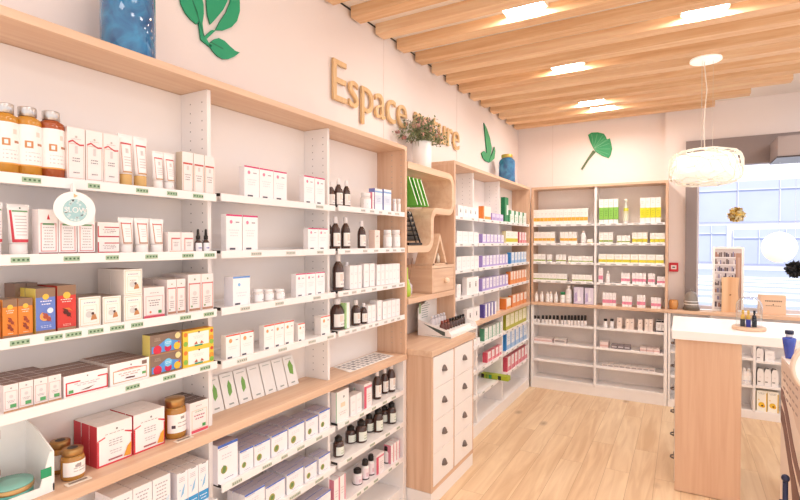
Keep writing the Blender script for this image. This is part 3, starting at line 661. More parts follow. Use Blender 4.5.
CARTON = {  # look: (object name, label words, category, body, side, top, art)
 'carton_redline': ('cosmetic_carton', 'white carton with thin red line', WHT, 'f1dfd8', 'efe6e2', [('f', .06,.06,.94,.70,.02,'cf9a86'), ('p','c94a50',[(.06,.70),(.3,.74),(.5,.70),(.7,.67),(.94,.68),(.94,.71),(.7,.70),(.5,.73),(.3,.77),(.06,.73)]), ('o',.5,.83,.07,'c9bdb8'), ('r',.42,.52,.58,.66,'d8d0d0'), ('t',.2,.78,.8,.80,1,LINE), ('t',.2,.36,.8,.46,2,'8f8a90'), ('t',.25,.14,.75,.2,1,LINE)]),
 'carton_orangeframe': ('cosmetic_carton', 'white carton with orange frame', WHT, 'c9b8a6', 'efe6e0', [('f',.07,.04,.93,.72,.035,'d9a07c'), ('r',.07,.70,.93,.74,'c04a44'), ('r',.4,.56,.6,.66,'d9cfcd'), ('t',.2,.3,.8,.48,3,LINE), ('r',0,0,1,.03,'c98f66')]),
 'carton_pinkframe': ('cosmetic_carton', 'white carton with pink frame', 'f9f4f3', 'f3e6e4', 'efe6e2', [('f',.1,.08,.92,.70,.045,'df8d8d'), ('r',0,0,1,.055,'8e4048'), ('p','c8373f',[(.42,.78),(.5,.9),(.58,.78)]), ('t',.2,.14,.84,.64,8,'c4bcbc'), ('r',.2,.66,.8,.70,'6f9a6f')]),
 'carton_lowred': ('soap_carton', 'low white carton with red corner line', WHT, 'efe0dd', 'efe6e2', [('r',0,.06,.05,.75,'c0353f'), ('r',0,.06,1,.14,'b83a48'), ('r',.3,.66,1,.72,'c0353f'), ('t',.2,.3,.85,.6,3,'b0a6a8'), ('t',.55,.4,.9,.5,1,'6a5a60')]),
 'carton_cornerline': ('cosmetic_carton', 'small white carton with red corner line', WHT, 'f0e2de', 'f2ebe8', [('r',.25,.12,.31,.72,'d0857c'), ('r',.25,.66,.95,.73,'cf6f70'), ('r',.1,.02,1,.08,'dba98c'), ('t',.4,.3,.85,.55,3,LINE)]),
 'carton_orange': ('chocolate_carton', 'orange carton with brown top', 'ee8a35', 'f0a04a', '8a6f5c', [('r',0,.80,1,1,'93735a'), ('r',0,0,1,.07,'9a7a5f'), ('o',.5,.80,.2,'f0c04e'), ('t',.2,.63,.8,.74,2,'fff0dc'), *BIRD(.5,.42,'a04a2e'), *BIRD(.45,.25,'92402a'), ('t',.25,.1,.75,.15,1,'ffe3c0')]),
 'carton_brown': ('chocolate_carton', 'dark brown carton back row', '8f7666', '86695a', '76604f', [('r',0,.0,1,.55,'8a6a58'), ('o',.5,.8,.2,'a58b7a')]),
 'carton_blue': ('chocolate_carton', 'blue carton with orange crescent', '6e86cf', 'e9d263', '8a6f5c', [('r',0,.80,1,1,'93765f'), ('r',0,0,1,.07,'a4836a'), ('o',.5,.81,.17,'f0c04e'), ('t',.2,.62,.85,.75,2,'f4f2fa'), ('o',.45,.38,.27,'f0a860'), ('o',.55,.44,.21,'6e86cf'), ('o',.72,.5,.16,'eef0fa'), *BIRD(.5,.34,'b4553c'), ('t',.12,.12,.9,.19,2,'dfe6fa')]),
 'carton_red': ('chocolate_carton', 'red carton with brown top', 'd6433a', 'b8392f', '8a6f5c', [('r',0,.78,1,1,'93735a'), ('r',0,0,1,.07,'a8886c'), ('o',.5,.78,.2,'f0c04e'), ('t',.15,.62,.85,.72,2,'fbe9e2'), *BIRD(.45,.38,'5e2a22'), ('p','e6823c',[(.3,.5),(.8,.42),(.6,.5)]), ('t',.2,.1,.8,.16,2,'f6c9bd')]),
 'carton_cream': ('tea_carton', 'cream carton with gold border', 'fbf6ee', 'efe6df', '9c8678', [('f',.05,.05,.95,.95,.02,'d9bb92'), ('t',.2,.78,.8,.85,1,'8e94b8'), ('f',.18,.14,.82,.72,.012,'e0cfae'), ('o',.45,.42,.16,'d9d6d2'), ('p','c68a5a',[(.52,.22),(.82,.24),(.74,.42),(.58,.38)]), ('o',.62,.44,.07,'5a4038'), ('t',.25,.55,.75,.6,1,'7a7070')]),
 'carton_pinkbase': ('tea_carton', 'white carton with pink base', WHT, 'eecdcf', 'e6d5cf', [('r',0,0,1,.09,'d8566a'), ('f',.08,.1,.92,.72,.02,'e8a0a4'), ('t',.18,.38,.82,.62,3,'8c8488'), ('t',.2,.8,.8,.85,1,LINE), ('r',.68,.14,.84,.24,'4f9a54'), ('o',.3,.2,.05,'d87a50')]),
 'carton_twinline': ('tea_carton', 'white carton with thin red lines', WHT, 'ecdedb', 'e3d5ce', [('r',.05,.1,.1,.78,'d88a86'), ('r',.9,.1,.95,.78,'d88a86'), ('r',.05,.74,.95,.77,'cf6f70'), ('r',.05,.04,.95,.1,'b98a72'), ('o',.5,.87,.07,'9aa58e'), ('o',.5,.5,.16,'dfd6d4'), ('t',.22,.2,.78,.42,4,LINE), ('o',.25,.16,.07,'7aa06c')]),
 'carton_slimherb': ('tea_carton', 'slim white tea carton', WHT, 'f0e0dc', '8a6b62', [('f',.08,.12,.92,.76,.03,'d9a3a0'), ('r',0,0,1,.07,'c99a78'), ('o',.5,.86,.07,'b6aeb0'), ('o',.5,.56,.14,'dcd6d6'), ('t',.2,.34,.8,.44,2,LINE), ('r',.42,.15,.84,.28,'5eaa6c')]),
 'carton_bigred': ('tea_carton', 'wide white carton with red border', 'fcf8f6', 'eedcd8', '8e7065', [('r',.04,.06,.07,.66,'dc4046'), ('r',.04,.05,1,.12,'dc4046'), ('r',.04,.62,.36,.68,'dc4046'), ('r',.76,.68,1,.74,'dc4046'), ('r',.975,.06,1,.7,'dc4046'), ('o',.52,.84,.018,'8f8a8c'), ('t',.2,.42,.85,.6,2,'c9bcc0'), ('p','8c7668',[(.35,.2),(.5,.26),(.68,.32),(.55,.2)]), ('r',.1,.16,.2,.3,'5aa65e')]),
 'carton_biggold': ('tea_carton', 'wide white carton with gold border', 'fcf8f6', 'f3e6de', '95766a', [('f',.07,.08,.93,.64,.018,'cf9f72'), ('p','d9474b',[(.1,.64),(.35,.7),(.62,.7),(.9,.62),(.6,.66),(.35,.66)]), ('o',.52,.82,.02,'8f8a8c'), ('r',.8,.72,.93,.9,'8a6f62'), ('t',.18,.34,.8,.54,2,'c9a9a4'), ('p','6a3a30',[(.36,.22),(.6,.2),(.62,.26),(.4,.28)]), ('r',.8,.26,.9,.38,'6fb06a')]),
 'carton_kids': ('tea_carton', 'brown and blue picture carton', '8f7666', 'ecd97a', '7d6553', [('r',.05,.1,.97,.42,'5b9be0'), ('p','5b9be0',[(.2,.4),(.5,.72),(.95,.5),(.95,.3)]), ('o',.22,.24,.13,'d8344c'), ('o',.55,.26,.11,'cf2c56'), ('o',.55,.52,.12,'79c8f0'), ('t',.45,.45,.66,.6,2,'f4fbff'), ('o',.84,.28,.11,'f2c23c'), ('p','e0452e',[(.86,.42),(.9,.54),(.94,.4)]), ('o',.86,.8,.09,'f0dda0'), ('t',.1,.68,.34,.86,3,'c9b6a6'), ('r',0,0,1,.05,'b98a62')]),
 'carton_yellow': ('tea_carton', 'yellow bordered carton with white oval', 'f3cf4c', 'e9b93c', 'e59a38', [('r',.16,.12,.84,.86,'fdf8f0'), ('o',.08,.8,.06,'e8843a'), ('o',.92,.4,.08,'ef9a3c'), ('o',.93,.18,.07,'8fbf4e'), ('o',.08,.3,.07,'8fbf4e'), ('o',.93,.8,.05,'d0503c'), ('t',.3,.5,.7,.68,3,'ded8d2'), ('r',.36,.08,.62,.16,'2f9a78'), ('p','c46a4e',[(.34,.2),(.42,.36),(.46,.2)]), ('p','c46a4e',[(.54,.2),(.58,.36),(.66,.2)]), ('o',.5,.86,.025,'3a3436')]),
 'carton_redsides': ('supplement_carton', 'large white carton with red sides', 'fcf7f5', 'd8404c', 'f3eae8', [('r',0,0,1,.04,'d8404c'), ('r',0,0,.05,.62,'d8404c'), ('r',.97,0,1,.6,'d8404c'), ('p','d8404c',[(0,.62),(.22,.68),(.22,.71),(0,.65)]), ('p','d8404c',[(.78,.70),(1,.62),(1,.67),(.78,.73)]), ('o',.55,.84,.03,'8a8688'), ('t',.2,.74,.8,.78,1,LINE), ('t',.25,.44,.8,.62,3,'b5b0b4'), ('t',.3,.24,.75,.36,2,'c9c3c6'), ('p','eda23c',[(.74,.08),(.95,.06),(.97,.4),(.86,.32)]), ('r',.3,.1,.7,.14,'b0686a')]),
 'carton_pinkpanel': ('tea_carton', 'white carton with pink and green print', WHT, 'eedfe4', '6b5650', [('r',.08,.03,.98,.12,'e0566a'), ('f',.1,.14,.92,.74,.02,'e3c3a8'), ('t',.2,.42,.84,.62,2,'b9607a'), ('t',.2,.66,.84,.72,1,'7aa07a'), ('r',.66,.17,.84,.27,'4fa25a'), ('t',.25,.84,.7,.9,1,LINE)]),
 'carton_bluebase': ('water_carton', 'white carton with bright blue base', 'f5f3f6', 'efeaf0', 'f1ecec', [('r',0,.1,1,.34,'3a9ad6'), ('t',.1,.14,.9,.28,2,'eaf6ff'), ('p','8fc4ea',[(.3,.42),(.6,.5),(.75,.74),(.5,.6)]), ('o',.25,.6,.08,'bcdcf2'), ('t',.1,.78,.8,.9,3,'b8b0b8'), ('r',.3,.985,.75,1,'6a5f5e')]),
 'carton_graytop': ('water_carton', 'white carton with grey print', 'f5f1f2', 'efeaee', 'f1ecec', [('t',.1,.5,.9,.92,6,'b8b0b8'), ('p','cfe2f0',[(.5,.2),(.9,.3),(.95,.6),(.7,.5)])]),
 'carton_magenta': ('medicine_carton', 'white carton with magenta top edge', 'fbf7f8', 'f0e9ea', 'f4eeef', [('r',0,.955,1,1,'d0316e'), ('o',.3,.80,.09,'e889a4'), ('r',.58,.78,.82,.81,'a59ca4'), ('t',.15,.4,.85,.62,3,'e9e0e4'), ('r',.2,.05,.55,.10,'5f5a66')]),
 'carton_bluetop': ('medicine_carton', 'white carton with blue top edge', 'fbf8fa', 'eeeaf0', 'f4eeef', [('r',0,.94,1,1,'6f9fe0'), ('o',.35,.72,.08,'8fc0ec'), ('t',.15,.3,.85,.5,2,'e6e2ea'), ('r',.1,.04,.4,.1,'5f5a66')]),
 'carton_orangetop': ('medicine_carton', 'white carton with orange top edge', 'fcf7f4', 'efe6e2', 'f4eeef', [('r',0,.95,1,1,'e8573a'), ('o',.32,.76,.12,'f2a56e'), ('r',.68,.75,.86,.79,'a59ca4'), ('t',.15,.4,.85,.56,2,'eee4e0'), ('r',.1,.06,.42,.13,'5a5866')]),
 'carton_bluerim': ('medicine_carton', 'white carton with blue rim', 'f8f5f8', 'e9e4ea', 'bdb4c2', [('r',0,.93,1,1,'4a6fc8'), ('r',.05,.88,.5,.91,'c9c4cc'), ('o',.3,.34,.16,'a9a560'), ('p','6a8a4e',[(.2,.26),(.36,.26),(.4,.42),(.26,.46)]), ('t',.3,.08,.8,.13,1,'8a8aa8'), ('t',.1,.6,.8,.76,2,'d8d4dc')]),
 'carton_pinkslim': ('small_carton', 'small white carton with pink stripe', 'fbf5f5', 'e08a9c', 'f4eeef', [('r',.78,0,.95,1,'e06a88'), ('t',.15,.3,.7,.6,3,'d0c8cc')]),
 'carton_lightblue': ('supplement_carton', 'white carton with blue side', 'f4f5fa', '7c86c8', 'f4eeef', [('r',0,.82,1,.90,'93b8e6'), ('r',.05,.3,.95,.7,'dde6f6'), ('t',.2,.4,.8,.6,3,'aab4d0')]),
 'carton_peach': ('small_carton', 'pale peach carton', 'f8e6dc', 'f0d2c4', 'f4e9e4', [('p','b9a49c',[(.3,.6),(.7,.66),(.66,.72),(.3,.68)]), ('t',.2,.25,.8,.45,2,'e2cdc4')]),
 'carton_white': ('small_carton', 'plain white carton', 'faf6f6', 'eee7e8', 'f5f0f0', [('t',.2,.6,.8,.72,2,'d8d0d2'), ('t',.25,.2,.75,.3,1,'d8d0d2'), ('r',.9,0,1,1,'efe8ea')]),
 'carton_greenslim': ('small_carton', 'white carton with green edge', 'fbf7f4', 'a8cf94', 'f5f0f0', [('r',0,0,.3,1,'a9d295')]),
 'carton_greenline': ('medicine_carton', 'white carton with green edge line', 'faf6f4', 'e5dcda', 'eee6e4', [('r',0,0,.05,1,'5da67c'), ('o',.6,.78,.06,'9aa0a0'), ('r',.35,.46,.7,.6,'ead9bf'), ('t',.2,.2,.85,.34,2,'d4ccca')]),
 'carton_redpanel': ('medicine_carton', 'white carton with red panel', 'f8eeee', 'e6dada', 'f1e6e6', [('r',0,0,.3,.9,'d95a74'), ('r',.3,.8,1,.9,'e2899a'), ('t',.4,.2,.9,.6,4,'cfc0c4')]),
 'carton_blackmark': ('small_carton', 'white carton with small black mark', 'fbf6f6', 'eee7e8', 'f5f0f0', [('r',.42,.4,.56,.62,'4c4448'), ('r',.38,.64,.6,.72,'b8b0b4')]),
 'carton_orangeside': ('supplement_carton', 'white and orange carton', 'fbf2e8', 'e8853c', 'f3d3b0', [('r',.2,0,1,.25,'f0a24a'), ('r',0,0,.14,1,'e8853c')]),
 'carton_lilac': ('supplement_carton', 'lilac carton', 'c9b6e4', 'a68fd4', 'd6c8ea', [('r',.1,.5,.9,.9,'e4daf2'), ('t',.2,.1,.8,.4,3,'8f78c0')]),
 'carton_darkgreen': ('supplement_carton', 'tall dark green carton', '2f8a5c', '1f7a4c', '3a9a6a', [('r',.5,.3,1,.7,'e4f2ea')]),
 'carton_greencorner': ('supplement_carton', 'white carton with green corner', 'f4f6f2', '3f9a68', 'eef2ee', [('r',0,.7,.4,1,'2f8f5c'), ('r',0,0,.18,1,'3f9a68'), ('t',.3,.2,.9,.55,3,'9fb8a8')]),
 'carton_purplestripe': ('supplement_carton', 'white carton with purple side', 'f1ecf8', 'a791d4', 'cdbfe6', [('r',0,0,.2,1,'a48fd6'), ('r',0,0,1,.18,'b9a8e0'), ('t',.35,.4,.9,.8,3,'b9aed4')]),
 'carton_yellowband': ('supplement_carton', 'white carton with yellow green band', 'f9f6ee', 'efe0b0', 'f5f0ea', [('r',0,.12,1,.42,'d9cf3e'), ('t',.2,.6,.8,.85,2,'d4d0cc')]),
 'carton_redwhite': ('supplement_carton', 'red and white carton', 'fbf0f0', 'd85468', 'e88c98', [('r',0,0,.25,1,'dc5468'), ('r',.35,0,1,.3,'e68a98'), ('t',.45,.45,.95,.8,3,'e0a8b2')]),
 'bluewhite': ('supplement_carton', 'blue and white carton', 'eef3fa', '3f8fd4', 'd4e2f2', [('r',0,.05,.2,1,'5a9ade'), ('r',.2,.05,1,.3,'a9c9ec'), ('t',.3,.5,.9,.8,3,'a0b0cc')]),
 'carton_orangeband': ('supplement_carton', 'orange and white carton', 'fbe9dc', 'e8823e', 'f0b084', [('r',0,0,1,.35,'ee9a5e'), ('r',0,0,.28,1,'e8823e'), ('t',.4,.5,.9,.8,3,'f0c0a0')]),
 'carton_violetside': ('supplement_carton', 'white carton with violet edge', 'f3f0f8', '5a4ea0', 'b0a8d0', [('r',0,0,.4,1,'5d52a6')]),
 'carton_greenedge': ('supplement_carton', 'white carton with green side', 'f4f6f2', '5aa07c', 'e6ece8', [('r',0,0,.2,1,'6aa888'), ('t',.3,.2,.9,.7,4,'b0c4b8'), ('r',.3,.05,.9,.15,'c8d8ce')]),
 'carton_olive': ('supplement_carton', 'olive and cream carton', 'f4f0d4', 'aaa832', 'a8a03a', [('r',0,0,1,.2,'bdb83e'), ('r',.82,0,1,1,'bdb83e'), ('r',0,.85,1,1,'b0a83a'), ('t',.15,.4,.75,.7,3,'d2cfa0')]),
 'carton_goldband': ('small_carton', 'white carton with golden band', 'faf5f0', 'f0e6dc', 'f5f0ea', [('r',0,.22,1,.45,'eab54a'), ('t',.2,.6,.8,.8,2,'d8d0cc')]),
 'carton_whitelow': ('small_carton', 'low white carton', 'faf5f0', 'f0e6dc', 'f5f0ea', [('r',0,.1,1,.25,'dcc85a')]),
 'carton_greenline_s': ('small_carton', 'white carton with green line', 'faf6f2', 'ece3dc', 'f5f0ea', [('r',0,.14,1,.3,'9cb04e'), ('t',.2,.5,.8,.8,2,'d8d0cc')]),
 'carton_green': ('supplement_carton', 'tall white carton with green panel', 'faf6f2', 'b9d89a', 'f5f0ea', [('r',0,.18,1,.66,'8cc656'), ('t',.2,.3,.8,.56,3,'6aa83c'), ('t',.2,.76,.8,.9,2,'d8d4cc'), ('r',0,.16,1,.18,'5a8a3c')]),
 'carton_yellowgreen': ('supplement_carton', 'tall white carton with yellow panel', 'faf6f2', 'e6e08a', 'f5f0ea', [('r',0,.2,1,.6,'dfdc2e'), ('t',.2,.3,.8,.52,3,'c2c41e'), ('t',.2,.76,.8,.9,2,'d8d4cc')]),
 'carton_pinkband': ('small_carton', 'white carton with pink band', 'fbf4f4', 'efdcde', 'f5eef0', [('r',0,.22,1,.48,'ea8fa8'), ('t',.2,.6,.8,.8,2,'e0d0d4')]),
 'carton_blackband': ('small_carton', 'white carton with black bands', 'f3eeee', '4a4446', '2a2628', [('r',0,.82,1,.97,'1f1b1d'), ('r',0,.02,1,.12,'1f1b1d'), ('t',.15,.35,.85,.65,3,'8f8a8c')]),
 'card_lilac': ('leaflet_card', 'lilac card with white figure', 'e6dcee', '5a5066', '5a5066', [('o',.5,.3,.25,'f8f4fa'), ('r',.45,.4,.6,.85,'f4eef8'), ('p','c4b2dc',[(.1,.1),(.4,.2),(.3,.7),(.12,.6)]), ('f',0,0,1,1,.04,'6a6078')]),
 'flat_pink': ('flat_packet', 'flat pale pink packet', 'f2dcd8', 'ecd4d0', 'f6e6e2', [('r',0,.2,1,.5,'e0b4ac')]),
 'flat_dark': ('flat_packet', 'flat dark packet', '7a6e72', '6a5e62', '9a8e92', [('r',.1,.3,.9,.7,'c8c0c4')]),
 'flat_gray': ('flat_packet', 'flat grey packet', 'ddd0cc', 'c8bcb8', 'eae2de', [('r',.1,.3,.9,.7,'a89c9a')]),
 'pouch': ('sachet', 'white round-shouldered pouch with dark side', 'f6f0ee', '6a625e', 'f2ecea', [('r',.1,.2,.5,.26,'8a8480'), ('o',.45,.5,.15,'ece4e0')]),
 'carton_sunflower': ('seed_carton', 'white carton with yellow flower', 'fbf6ea', 'f0dca0', 'f5efe0', [('o',.45,.32,.3,'f2c63c'), ('o',.6,.26,.2,'eeb82e'), ('o',.52,.28,.09,'5a3a1e'), ('r',.9,0,1,.9,'e9bf4a'), ('t',.12,.82,.85,.92,2,'9a9a9a'), ('o',.2,.56,.06,'f2c63c')]),
}
SHELF = {'t1': 'near left bay, top shelf', 't2': 'near left bay, second shelf', 't3': 'near left bay, third shelf', 't4': 'near left bay, fourth shelf', 't5': 'near left bay, oak worktop', 'u1': 'below worktop, near left bay',
 'm1': 'middle left bay, top shelf', 'm2': 'middle left bay, second shelf', 'm3': 'middle left bay, third shelf', 'm4': 'middle left bay, fourth shelf', 'l1': 'middle left bay, below worktop', 'l2': 'middle left bay, lower second shelf', 'l3': 'middle left bay, lower third shelf',
 'b1': 'oak-ended left bay, top shelf', 'b2': 'oak-ended left bay, second shelf', 'b3': 'oak-ended left bay, third shelf', 'b4': 'oak-ended left bay, fourth shelf', 'c1': 'oak-ended left bay, below worktop', 'c2': 'oak-ended left bay, lower second shelf', 'c3': 'oak-ended left bay, lower third shelf',
 'f1': 'far left unit, top shelf', 'f2': 'far left unit, second shelf', 'f3': 'far left unit, third shelf', 'f4': 'far left unit, fourth shelf', 'f5': 'far left unit, on worktop', 'g1': 'far left unit, below worktop', 'g2': 'far left unit, lower second shelf', 'g3': 'far left unit, lower third shelf',
 'h1': 'back wall left, top shelf', 'h2': 'back wall left, second shelf', 'h3': 'back wall left, third shelf', 'h4': 'back wall left, fourth shelf', 'h5': 'back wall left, on worktop', 'j1': 'back wall left, below worktop', 'j2': 'back wall left, lower second shelf',
 'i1': 'back wall right, top shelf', 'i2': 'back wall right, second shelf', 'i3': 'back wall right, third shelf', 'i4': 'back wall right, fourth shelf', 'i5': 'back wall right, on worktop', 'k1': 'back wall right, below worktop', 'k2': 'back wall right, lower second shelf', 'k3': 'back wall right, lower third shelf',
 'w1': 'low cabinet, left opening', 'w2': 'low cabinet behind counter, upper', 'w3': 'low cabinet behind counter, middle', 'w4': 'low cabinet behind counter, bottom'}

def carton_mesh(look, w, h, d):
    nm, lab, body, side, top, sp = CARTON[look]
    mb = MB()
    if look == 'pouch':
        prof = [(-w/2, 0), (w/2, 0), (w/2, h*.72), (w*.42, h*.88), (w*.25, h*.98), (-w*.25, h), (-w*.42, h*.9), (-w/2, h*.74)]
        mb.prism(prof, lambda a, b, q: (a, q, b), C(body), 0, d, C(side))
    else:
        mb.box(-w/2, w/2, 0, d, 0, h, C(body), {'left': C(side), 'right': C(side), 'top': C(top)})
    art(mb, w, h, sp)
    return mb
def tube_mesh(w, h, d, kind):
    """squeeze tube standing on its cap: flat crimp on top, round at the cap; returns body, cap"""
    b = MB(); capz = h*.24; n = 16; rows = []
    for k in range(8):
        t = k/7; z = capz+(h-capz)*t
        rw = w/2*(.80+.20*t); rd = max(.0015, d/2*(1-t)**.7)
        rows.append([(rw*math.cos(2*PI*i/n), d/2+rd*math.sin(2*PI*i/n), z) for i in range(n)])
    m = C('fbf6f4')
    base = 0
    for r in rows: b.v += r
    for k in range(7):
        for i in range(n): b.face([k*n+i, k*n+(i+1) % n, (k+1)*n+(i+1) % n, (k+1)*n+i], m, True)
    b.face([7*n+i for i in range(n)], m); b.face(list(reversed(range(n))), m)
    b.box(-w/2, w/2, d/2-.0015, d/2+.0015, h-.012, h, m)
    def surf(u, v, e=.0008):       # front surface point, v in 0..1 above cap
        rw = w/2*(.80+.20*v); rd = max(.0015, d/2*(1-v)**.7); x = (u-.5)*2*rw*.9
        return (x, d/2-rd*math.sqrt(max(.02, 1-(x/rw)**2))-e, capz+(h-capz)*v)
    def patch(u0, v0, u1, v1, c, e=.0008, nu=6):
        for i in range(nu):
            for j in range(6):
                a, q = u0+(u1-u0)*i/nu, u0+(u1-u0)*(i+1)/nu; s, t = v0+(v1-v0)*j/6, v0+(v1-v0)*(j+1)/6
                bb = len(b.v); b.v += [surf(a, s, e), surf(q, s, e), surf(q, t, e), surf(a, t, e)]; b.face([bb, bb+1, bb+2, bb+3], C(c))
    if kind == 'tube_redside':
        patch(.0, .02, .1, .84, 'cf4450'); patch(0, .02, .95, .10, 'cf4450', .001); patch(.12, .80, .95, .84, '7aa878')
        for j in range(7): patch(.2, .2+j*.08, .85, .22+j*.08, 'c9c0c2', .001)
        patch(.5, .88, .58, .92, '3f6a52')
    elif kind == 'tube_goldv':
        patch(.08, .04, .14, .82, 'c9957c'); patch(.78, .04, .83, .82, 'd0a088'); patch(.08, .76, .85, .80, 'cf6f6a', .001); patch(.12, .04, .8, .09, 'b98a70', .001)
        for j in range(4): patch(.3, .3+j*.09, .65, .32+j*.09, 'd0c8c8', .001)
    else:
        patch(.06, .03, .10, .78, 'd09a8c'); patch(.86, .03, .9, .78, 'd09a8c'); patch(.06, .74, .9, .78, 'c8525a', .001); patch(.1, .03, .9, .07, 'c79a70', .001)
        patch(.36, .52, .6, .64, 'd8cfce', .001)
        for j in range(4): patch(.22, .2+j*.07, .76, .22+j*.07, 'd0c8c8', .001)
    c = MB().lathe([(w*.36, 0), (w*.39, .002), (w*.39, capz-.002), (w*.37, capz)], C('f6efec') if kind != 'tube_goldend' else C('d9b070'), (0, d/2, 0), 20, sy=min(1, d/(w*.78)))
    return b, c
AMB = mat('amber_oil', s2l('c98a2e'), .12, noise=.05, coat=.5); REDOIL = mat('red_brown_oil', s2l('a8522a'), .12, noise=.05, coat=.5); CLEAR = mat('pale_plastic', s2l('efe6e2'), .15, noise=.01, coat=.5)
AMBG = mat('dark_brown_glass', s2l('4a3029'), .12, noise=.04, coat=.6); SILVER = mat('brushed_silver_cap', s2l('cfcccb'), .3, metal=.75, noise=.04)
GOLD = mat('gold_lid', s2l('b98f5a'), .3, metal=.7, noise=.04); HONEY = mat('honey', s2l('b47e35'), .15, noise=.08, coat=.6)
BOTTLE = {  # look: (object name, label words, category, parts[(part, profile in r/h, material, (colour bands))])
 'oil_amber': ('oil_bottle', 'amber oil bottle with silver cap'), 'oil_red': ('oil_bottle', 'reddish oil bottle with silver cap'),
 'dropper': ('dropper_bottle', 'small dark dropper bottle'), 'honey': ('honey_jar', 'small honey jar with gold lid'), 'honey_big': ('honey_jar', 'large honey jar with gold lid'),
 'pilljar': ('pill_jar', 'white pill jar with blue line'), 'pilljar_s': ('pill_jar', 'narrow white jar'), 'whitejar_gray': ('pill_jar', 'white jar with grey band'), 'syrup': ('syrup_bottle', 'brown bottle with white cap'),
 'pump': ('syrup_bottle', 'brown bottle with black cap'), 'pinkpump': ('lotion_bottle', 'pink bottle with black cap'), 'whitebottle': ('lotion_bottle', 'white bottle'), 'creambottle': ('small_bottle', 'small cream bottle'),
 'greencapjar': ('pill_jar', 'white jar with green lid'), 'pumpbottle': ('pump_bottle', 'clear pump bottle with yellow label'), 'blackcap': ('small_bottle', 'tiny white bottle with black cap'), 'darklid': ('pill_jar', 'white jar with dark lid'), 'whiteblue': ('lotion_bottle', 'white bottle with blue print')}
def bottle_parts(look, D, h):
    r = D/2; P = []; A = lambda nm, prof, m, **k: P.append((nm, MB().lathe([(r*a, h*b) for a, b in prof], m, **k)))
    ft = -PI*.92, -PI*.08     # label faces the front
    def label(v0, v1, c, e=1.012, a0=ft[0], a1=ft[1], cols=()):
        mb = MB().lathe([(r*e, h*v0), (r*e, h*v1)], C(c), seg=14, a0=a0, a1=a1)
        for (u0, w0, u1, w1, cc) in cols: mb.lathe([(r*e*1.006, h*(v0+(v1-v0)*w0)), (r*e*1.006, h*(v0+(v1-v0)*w1))], C(cc), seg=4, a0=a0+(a1-a0)*u0, a1=a0+(a1-a0)*u1)
        P.append(('label', mb))
    if look in ('oil_amber', 'oil_red'):
        m = AMB if look == 'oil_amber' else REDOIL
        A('body', [(.9,0),(1,.02),(1,.78),(.96,.82),(.6,.86),(.55,.88)], m)
        label(.17,.73,'fbf5f2',cols=((.28,.42,.5,.6,'c98a5a'),(.34,.46,.44,.56,'fbf5f2'),(.62,.5,.8,.56,'b98468'),(.3,.1,.75,.13,'d8d0d0'),(.3,.2,.75,.23,'d8d0d0'),(.3,.3,.7,.32,'d8d0d0'),(.58,.72,.7,.84,'e6d9cf')))
        P.append(('label', MB().lathe([(r*1.013, h*.15), (r*1.013, h*.17)], C('e9a24a'), seg=14, a0=ft[0], a1=ft[1])))
        A('cap', [(.60,.865),(.66,.87),(.66,.99),(.62,1)], SILVER)
    elif look == 'dropper':
        A('body', [(.9,0),(.95,.01),(.95,.42),(.5,.52),(.45,.54)], AMBG); label(.04,.4,'f4f0f4',cols=((.3,.3,.7,.5,'8a90c0'),)); P.append(('label', MB().lathe([(r*.975, h*.0), (r*.975, h*.05)], C('4a50a0'), seg=14, a0=ft[0], a1=ft[1])))
        A('cap', [(.55,.545),(.55,.7),(.4,.72),(.36,.8),(.3,.97),(.15,1)], BLACK)
    elif look in ('honey', 'honey_big'):
        A('body', [(.86,0),(.98,.04),(1,.12),(1,.66),(.9,.76),(.82,.78)], HONEY)
        label(.16,.62,'fbf6f2',cols=((.15,.25,.28,.42,'4a3a46') if look == 'honey_big' else (.4,.6,.6,.8,'b0a0a0'),(.35,.3,.75,.36,'c4b8b4'),(.35,.5,.75,.56,'c4b8b4'),(.45,.72,.6,.86,'a8a09a')))
        A('lid', [(.84,.785),(.88,.79),(.88,.95),(.84,.985),(.3,1)], GOLD)
        if look == 'honey': P.append(('lid_sticker', MB().lathe([(r*.01, h*1.003), (r*.45, h*1.0)], C('3a3230'), seg=16, cap0=False, cap1=False)))
    elif look in ('pilljar', 'pilljar_s', 'whitejar_gray', 'greencapjar', 'darklid'):
        A('body', [(.95,0),(1,.03),(1,.68),(.85,.76)], CLEAR if look != 'darklid' else C('f4eeec'))
        label(.1,.62,'fbf8f8',cols={'pilljar': ((0,.86,1,1,'7f93d4'),(.5,.2,.75,.3,'9a9aa8')), 'whitejar_gray': ((0,.38,1,.5,'8e86a4'),), 'greencapjar': ((.2,.5,.8,.7,'9ccf9a'),), 'darklid': ((.1,.1,.9,.25,'6a6266'),)}.get(look, ()))
        A('lid', [(.86,.765),(.9,.77),(.9,.98),(.86,1)], C('f8f4f4') if look not in ('greencapjar', 'darklid') else C('2f8a58') if look[0] == 'g' else BLACK)
    elif look in ('syrup', 'pump'):
        A('body', [(.92,0),(1,.02),(1,.52),(.93,.62),(.7,.72),(.42,.78),(.4,.8)], AMBG)
        label(.09,.5,'f3ede8' if look == 'syrup' else 'e9ece2',cols=((.35,.15,.75,.25,'c4bcc0'),(.3,.4,.5,.9,'e6d3c8'),(.55,.4,.8,.5,'b4b4c8')) if look == 'syrup' else ((.35,.2,.75,.3,'a9b89a'),(.35,.5,.7,.6,'c0ccb2')))
        if look == 'syrup': A('cap', [(.44,.8),(.47,.81),(.47,.98),(.44,1)], C('f2eaea'))
        else: A('cap', [(.62,.73),(.66,.74),(.66,.9),(.5,.92),(.3,1)], BLACK)
    elif look == 'pinkpump':
        A('body', [(.92,0),(1,.02),(1,.6),(.7,.7)], C('fbf4f4')); label(.06,.58,'f6e6ea',cols=((.6,0,.72,1,'dc6a8a'),(.25,.2,.5,.6,'e6c4cc'))); A('cap', [(.72,.7),(.8,.71),(.8,.92),(.5,1)], BLACK)
